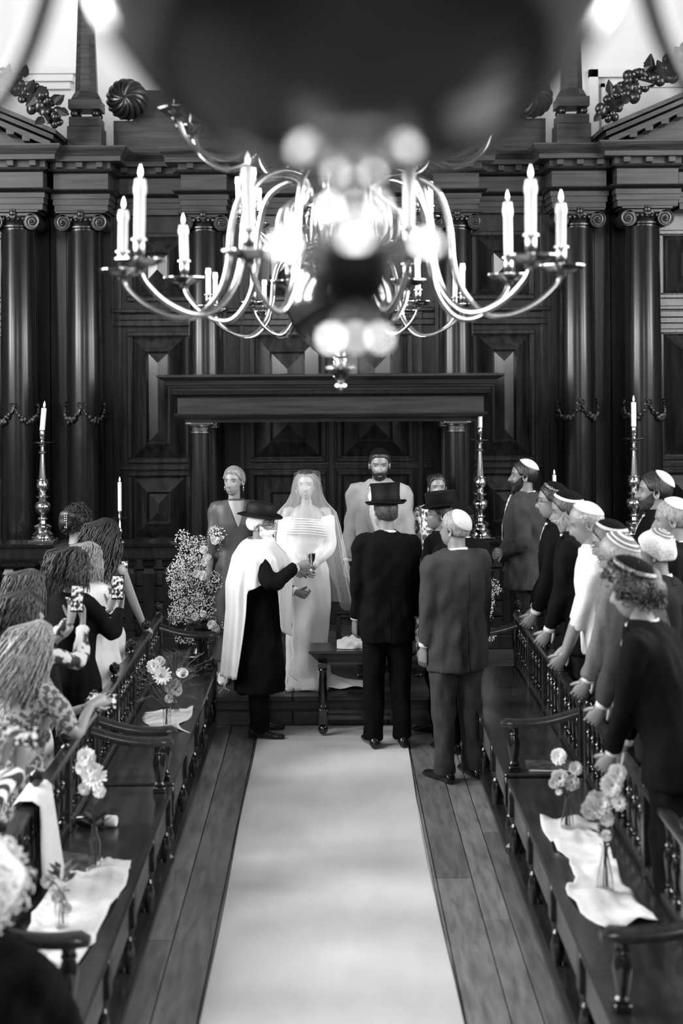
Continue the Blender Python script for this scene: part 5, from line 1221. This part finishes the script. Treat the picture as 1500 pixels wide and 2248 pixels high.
def bloom(parent, kind, c, r, axis, seed, mt='petal_white'):
    m = MB()
    if kind == 'gerbera':
        petal_ring(m, c, axis, r*.25, 16, r*.75, r*.30, .10, seed); petal_ring(m, Vector(c)+Vector(axis).normalized()*.004, axis, r*.2, 14, r*.6, r*.26, .25, seed+1)
        o = m.build('flower_head', mt, parent, True, angle=0); e = MB(); e.ball(Vector(c)+Vector(axis).normalized()*.004, r*.24, 10, 6); e.build('flower_eye', 'flower_eye', o, True)
    elif kind == 'calla':
        ax = Vector(axis).normalized(); e1 = ax.orthogonal().normalized(); e2 = ax.cross(e1); c = Vector(c); rg = []
        for t_, rr, sk in ((-1.2, .10, 0), (-.5, .22, 0), (.1, .45, .1), (.5, .8, .3)):
            rg.append([c+ax*(t_*r)+(e1*math.cos(q)+e2*math.sin(q))*(rr*r)+ax*(sk*r*math.cos(q)) for q in np.linspace(0, 2*math.pi, 14, endpoint=False)])
        m.loft(rg, caps=False); m.build('flower_head', mt, parent, True, angle=0)
    else:   # carnation / rose: many ruffled petals
        for q, (rr, n, L, lift) in enumerate(((.05, 8, .35, 1.8), (.10, 12, .45, 1.3), (.14, 15, .55, .9), (.2, 18, .62, .55), (.25, 20, .70, .25), (.25, 20, .72, -.05), (.22, 18, .66, -.4))):
            petal_ring(m, c, axis, r*rr, n, r*L, r*.34, lift, seed+q)
        m.build('flower_head', mt, parent, True, angle=0)
def stemline(m, a, b, r=.0022, bow=.02):
    a, b = Vector(a), Vector(b); mid = a.lerp(b, .5)+Vector((bow, bow*.5, 0)); m.tube([a, a.lerp(mid, .6)+Vector((0, 0, .01)), mid, b], r, 5)
def vase(label, base, h, prof):
    t = thing('vase', label, 'vase', base, 'glass bud vases')
    out = [(r*1.0, z*h) for r, z in prof]; inn = [(max(r-.0025, .001), max(z*h, .006)) for r, z in reversed(prof)]
    m = MB(); m.lathe(out+inn, (0, 0, 0), 20, caps=False); m.add([(prof[0][0]*math.cos(q), prof[0][0]*math.sin(q), 0) for q in np.linspace(0, 2*math.pi, 20, endpoint=False)], [tuple(range(20))]); m.build('glass_body', 'glass', t, True, local=True)
    return t
STRAIGHT = [(.026, 0), (.026, .05), (.026, .95), (.027, 1.0)]; BOTTLE = [(.028, 0), (.031, .05), (.031, .38), (.024, .55), (.012, .72), (.012, .95), (.015, 1.0)]; FLARE = [(.032, 0), (.034, .05), (.030, .3), (.018, .65), (.011, .85), (.014, .95), (.020, 1.0)]
TALL = [(.027, 0), (.029, .04), (.029, .55), (.020, .72), (.014, .80), (.014, .97), (.017, 1.0)]
def bouquet(label, base, h, blooms, dgrass=0, seed=1, leaves=6):
    """blooms: (px, py, kind, radius, material)"""
    rs = random.Random(seed); base = Vector(base); d = base.y
    t = thing('bouquet', label, 'flowers', base+Vector((0, 0, .01)), 'small bouquets on the benches')
    top = base+Vector((0, 0, h)); st = MB()
    for i, (px, py, kind, r, mt) in enumerate(blooms):
        c = at(px, py, d+rs.uniform(-.02, .02)); ax = Vector((rs.uniform(-.3, .3), -1, rs.uniform(.2, .7)))
        bloom(t, kind, c, r, ax, seed*10+i, mt)
        st.tube([base+Vector((rs.uniform(-.012, .012), rs.uniform(-.012, .012), .012)), top+Vector((rs.uniform(-.006, .006), 0, -.01)), top.lerp(c, .5)+Vector((0, .004, .01)), c+Vector((0, .01, -.004))], .0022, 5)
    st.build('stems', 'leaf', t, True)
    for i in range(leaves):
        m = MB(); a = rs.uniform(0, 6.28); z = rs.uniform(.0, .09); p = top+Vector((.01*math.cos(a), .01*math.sin(a), z)); dv = Vector((math.cos(a), math.sin(a), rs.uniform(.2, .9))).normalized(); sv = dv.cross(Vector((0, 0, 1))).normalized(); L = rs.uniform(.05, .09)
        m.add([p, p+dv*L*.5+sv*.014, p+dv*L, p+dv*L*.5-sv*.014, p+dv*L*.5+Vector((0, 0, .004))], [(0, 1, 4), (1, 2, 4), (2, 3, 4), (3, 0, 4)]); m.build('leaf', 'leaf', t, True, angle=0)
    if dgrass:
        m = MB()
        for i in range(dgrass):
            a = rs.uniform(0, 6.28); sp = rs.uniform(.10, .26); z = rs.uniform(.06, .32); e = top+Vector((sp*math.cos(a), sp*math.sin(a), z)); mid = top.lerp(e, .5)+Vector((0, 0, .06))
            m.tube([top, mid, e], [.0012, .001, .0006], 3, caps=False)
            for q in range(7):
                u = rs.uniform(.4, 1); p = mid.lerp(e, u); m.tube([p, p+Vector((rs.uniform(-.035, .035), rs.uniform(-.035, .035), rs.uniform(0, .035)))], [.0009, .0005], 3, caps=False)
        o = m.build('dry_grass', 'grass_dry', t); o['kind'] = 'stuff'
W, Gy = 'petal_white', 'petal_grey'
b1 = seat_pt(362, 1593, .466); vase('straight glass vase at the front of the far left bench cloth', b1, .125, STRAIGHT)
bouquet('daisy-like flower and lilies in the front vase of the far left bench', b1, .12, [(352, 1481, 'gerbera', .060, W), (333, 1461, 'carnation', .045, W), (347, 1450, 'carnation', .035, Gy), (366, 1532, 'carnation', .030, Gy)], 26, 3)
b2 = seat_pt(379, 1560, .466); vase('bottle-shaped glass vase at the back of the far left bench cloth', b2, .13, BOTTLE)
bouquet('round carnation and a calla in the back vase of the far left bench', b2, .125, [(375, 1505, 'carnation', .062, Gy), (397, 1478, 'calla', .05, W), (385, 1515, 'carnation', .035, W)], 34, 5)
b3 = seat_pt(201, 1900, .474); vase('tall glass vase on the long cloth of the near left bench', b3, .19, TALL)
bouquet('white chrysanthemum cluster in the tall vase of the near left bench', b3, .18, [(184, 1660, 'carnation', .045, W), (178, 1680, 'carnation', .04, W), (200, 1702, 'gerbera', .06, W), (193, 1690, 'carnation', .045, W), (213, 1735, 'carnation', .030, W), (180, 1728, 'carnation', .03, Gy)], 0, 9, 12)
b4 = seat_pt(128, 2030, .474); vase('small glass vase nearest the seated person on the left bench', b4, .16, TALL)
bouquet('dark leafy stems with a few pale blooms, nearest on the left bench', b4, .15, [(98, 1930, 'carnation', .03, W), (120, 1965, 'carnation', .028, Gy), (140, 1990, 'carnation', .022, W)], 0, 12, 16)
b5 = seat_pt(1240, 1820, .472); vase('flared glass vase at the far end of the right bench cloth', b5, .155, FLARE)
bouquet('loose carnations in the far vase of the right bench', b5, .15, [(1222, 1664, 'carnation', .042, W), (1259, 1690, 'carnation', .036, W), (1224, 1712, 'carnation', .045, Gy), (1250, 1722, 'carnation', .04, Gy), (1222, 1741, 'carnation', .018, W), (1212, 1722, 'carnation', .03, Gy)], 0, 15, 6)
b6 = seat_pt(1322, 1962, .472); vase('larger flared glass vase at the near end of the right bench cloth', b6, .205, [(r*1.12, z) for r, z in FLARE])
bouquet('big pale carnations and lilies in the near vase of the right bench', b6, .20, [(1350, 1702, 'carnation', .042, W), (1338, 1728, 'carnation', .05, W), (1310, 1770, 'carnation', .062, Gy), (1292, 1780, 'carnation', .045, Gy), (1352, 1765, 'gerbera', .035, W), (1326, 1800, 'carnation', .035, W), (1325, 1838, 'carnation', .025, W)], 0, 18, 6)
# prayer books on the benches, bottle with a white cap
def book(label, p, w_, l_, h_, rz):
    t = thing('book', label, 'book', p, 'books on the benches', rz)
    m = MB(); m.box(-w_/2+.004, w_/2-.002, -l_/2+.004, l_/2-.004, .002, h_-.002); m.build('pages', 'paper', t, local=True)
    m = MB(); m.box(-w_/2, w_/2, -l_/2, l_/2, 0, .002); m.box(-w_/2, w_/2, -l_/2, l_/2, h_-.002, h_); m.box(-w_/2, -w_/2+.003, -l_/2, l_/2, .002, h_-.002); m.build('cover', 'book_cover', t, local=True)
book('dark illustrated booklet with pale pages beside the right armrest', seat_pt(1203, 1688), .26, .17, .016, R(-4))
book('dark book beside the tall vase on the left bench', seat_pt(155, 1893, .465), .16, .22, .02, R(70))
c = seat_pt(228, 1812, .461); t = thing('bottle', 'dark bottle with a white cap lying on the near left bench', 'bottle', c)
m = MB(); m.tube([(-.15, .02, .030), (-.14, .02, .030), (-.04, .004, .030), (-.02, .002, .030), (.0, .0, .030)], [.024, .029, .029, .024, .018], 16); m.build('bottle_body', 'bottle_dark', t, True, local=True)
m = MB(); m.tube([(-.005, .001, .030), (.0, 0, .030), (.045, -.006, .030), (.05, -.007, .030)], [.024, .027, .027, .024], 16); m.build('bottle_cap', 'cloth_white', t, True, local=True)
# pale shawl hung over the left bench back
vt = []; n1, n2 = 30, 26
for i in range(n1):
    u = i/(n1-1)
    for j in range(n2):
        v = j/(n2-1); s_ = v-.28; f = .014*math.sin(10*u+2*math.sin(3*u))
        y = 5.78+.30*u+.02*math.sin(5*v)
        if s_ < 0: x = -1.365+f; z = .878+s_*.9
        elif s_ < .12: a = s_/.12*math.pi; x = -1.308-.057*math.cos(a); z = .872+.022*math.sin(a)
        else: q = s_-.12; x = -1.245+f+.10*q*math.sin(math.pi*u)+.03*q; z = .868-q*(.50+.18*math.sin(math.pi*u))
        vt.append((x, y, z))
mb = MB(); mb.add(vt, grid_faces(n2, n1, False)); o = mb.build('shawl', 'cloth_pale', None, True, angle=0); md = o.modifiers.new('thickness', 'SOLIDIFY'); md.thickness = .003
tag(o, 'pale folded shawl hanging over the back of the left bench', 'shawl')

# ------------------------------------------------------------------ clouds of small white blossom on stands beside the canopy
def arrangement(label, x, y, zbase, clusters, heads, seed):
    rs = random.Random(seed); t = thing('flower_arrangement', label, 'flowers', (x, y, .22), 'large blossom arrangements')
    m = MB(); m.lathe([(.16, 0), (.16, .02), (.03, .04), (.022, zbase-.22-.10), (.05, zbase-.22-.06), (.10, zbase-.22), (.11, zbase-.22+.05), (.02, zbase-.22+.05)], (x, y, .22), 18); m.build('stand', 'wood_dark', t, True)
    fl = MB(); st = MB(); lf = MB(); root = Vector((x, y, zbase+.05))
    octa = [(1, 0, 0), (-1, 0, 0), (0, 1, 0), (0, -1, 0), (0, 0, 1), (0, 0, -1)]; of = [(0, 2, 4), (2, 1, 4), (1, 3, 4), (3, 0, 4), (2, 0, 5), (1, 2, 5), (3, 1, 5), (0, 3, 5)]
    for (px, py, rx, ry, n) in clusters:
        c = at(px, py, y+rs.uniform(-.05, .05)); sx, sz = rx*y/FPX, ry*y/FPX
        st.tube([root, root.lerp(c, .5)+Vector((0, 0, .03)), c], [.004, .003, .002], 4, caps=False)
        for i in range(n):
            while True:
                a, b_, e = rs.uniform(-1, 1), rs.uniform(-1, 1), rs.uniform(-1, 1)
                if a*a+b_*b_+e*e < 1: break
            p = c+Vector((a*sx, b_*min(sx, .12), e*sz)); r = rs.uniform(.0035, .0062)
            fl.add([p+Vector(o)*r for o in octa], of)
            if i % 7 == 0: st.tube([c+Vector((0, 0, -sz*.3)), p], [.0012, .0007], 3, caps=False)
        for i in range(10):
            a = rs.uniform(0, 6.28); p = c+Vector((rs.uniform(-.6, .6)*sx, rs.uniform(.02, .08), rs.uniform(-.7, .4)*sz)); dv = Vector((math.cos(a), -.2, math.sin(a))).normalized(); L = rs.uniform(.05, .10); sv = dv.cross(Vector((0, 1, .2))).normalized()
            lf.add([p, p+dv*L*.5+sv*.018, p+dv*L, p+dv*L*.5-sv*.018], [(0, 1, 2, 3)])
    for mm, nm, mt in ((fl, 'blossom', 'petal_white'), (st, 'twigs', 'leaf'), (lf, 'foliage', 'leaf')):
        o = mm.build(nm, mt, t); o['kind'] = 'stuff'
    for i, (px, py, r) in enumerate(heads): bloom(t, 'carnation', at(px, py, y-.10), r, (rs.uniform(-.4, .4), -1, .4), i+seed, Gy)
arrangement('big cloud of tiny white blossom on a stand left of the canopy post', -1.06, 10.88, .62,
    [(400, 1185, 20, 26, 160), (432, 1195, 26, 22, 220), (415, 1235, 40, 32, 480), (390, 1262, 30, 34, 380), (440, 1262, 40, 30, 460), (470, 1275, 24, 24, 240), (405, 1300, 42, 24, 380), (450, 1312, 36, 24, 380), (405, 1335, 30, 24, 300), (440, 1340, 36, 20, 330), (410, 1352, 18, 18, 160), (475, 1170, 22, 18, 220), (490, 1182, 16, 20, 180), (488, 1215, 14, 26, 160), (382, 1345, 18, 28, 160), (480, 1375, 20, 26, 240), (410, 1395, 34, 18, 260), (455, 1390, 20, 16, 120)],
    [(445, 1205, .035), (452, 1222, .035), (447, 1233, .033), (430, 1258, .035), (443, 1262, .04), (426, 1352, .035), (443, 1346, .03), (462, 1370, .04), (470, 1378, .035), (470, 1185, .035)], 11)
arrangement('blossom arrangement at the right, glimpsed behind the grey suit', 1.20, 11.05, .62,
    [(1068, 1325, 16, 30, 260), (1060, 1355, 20, 20, 200), (1070, 1395, 16, 16, 160), (1080, 1290, 20, 20, 160)], [(1062, 1370, .035)], 21)
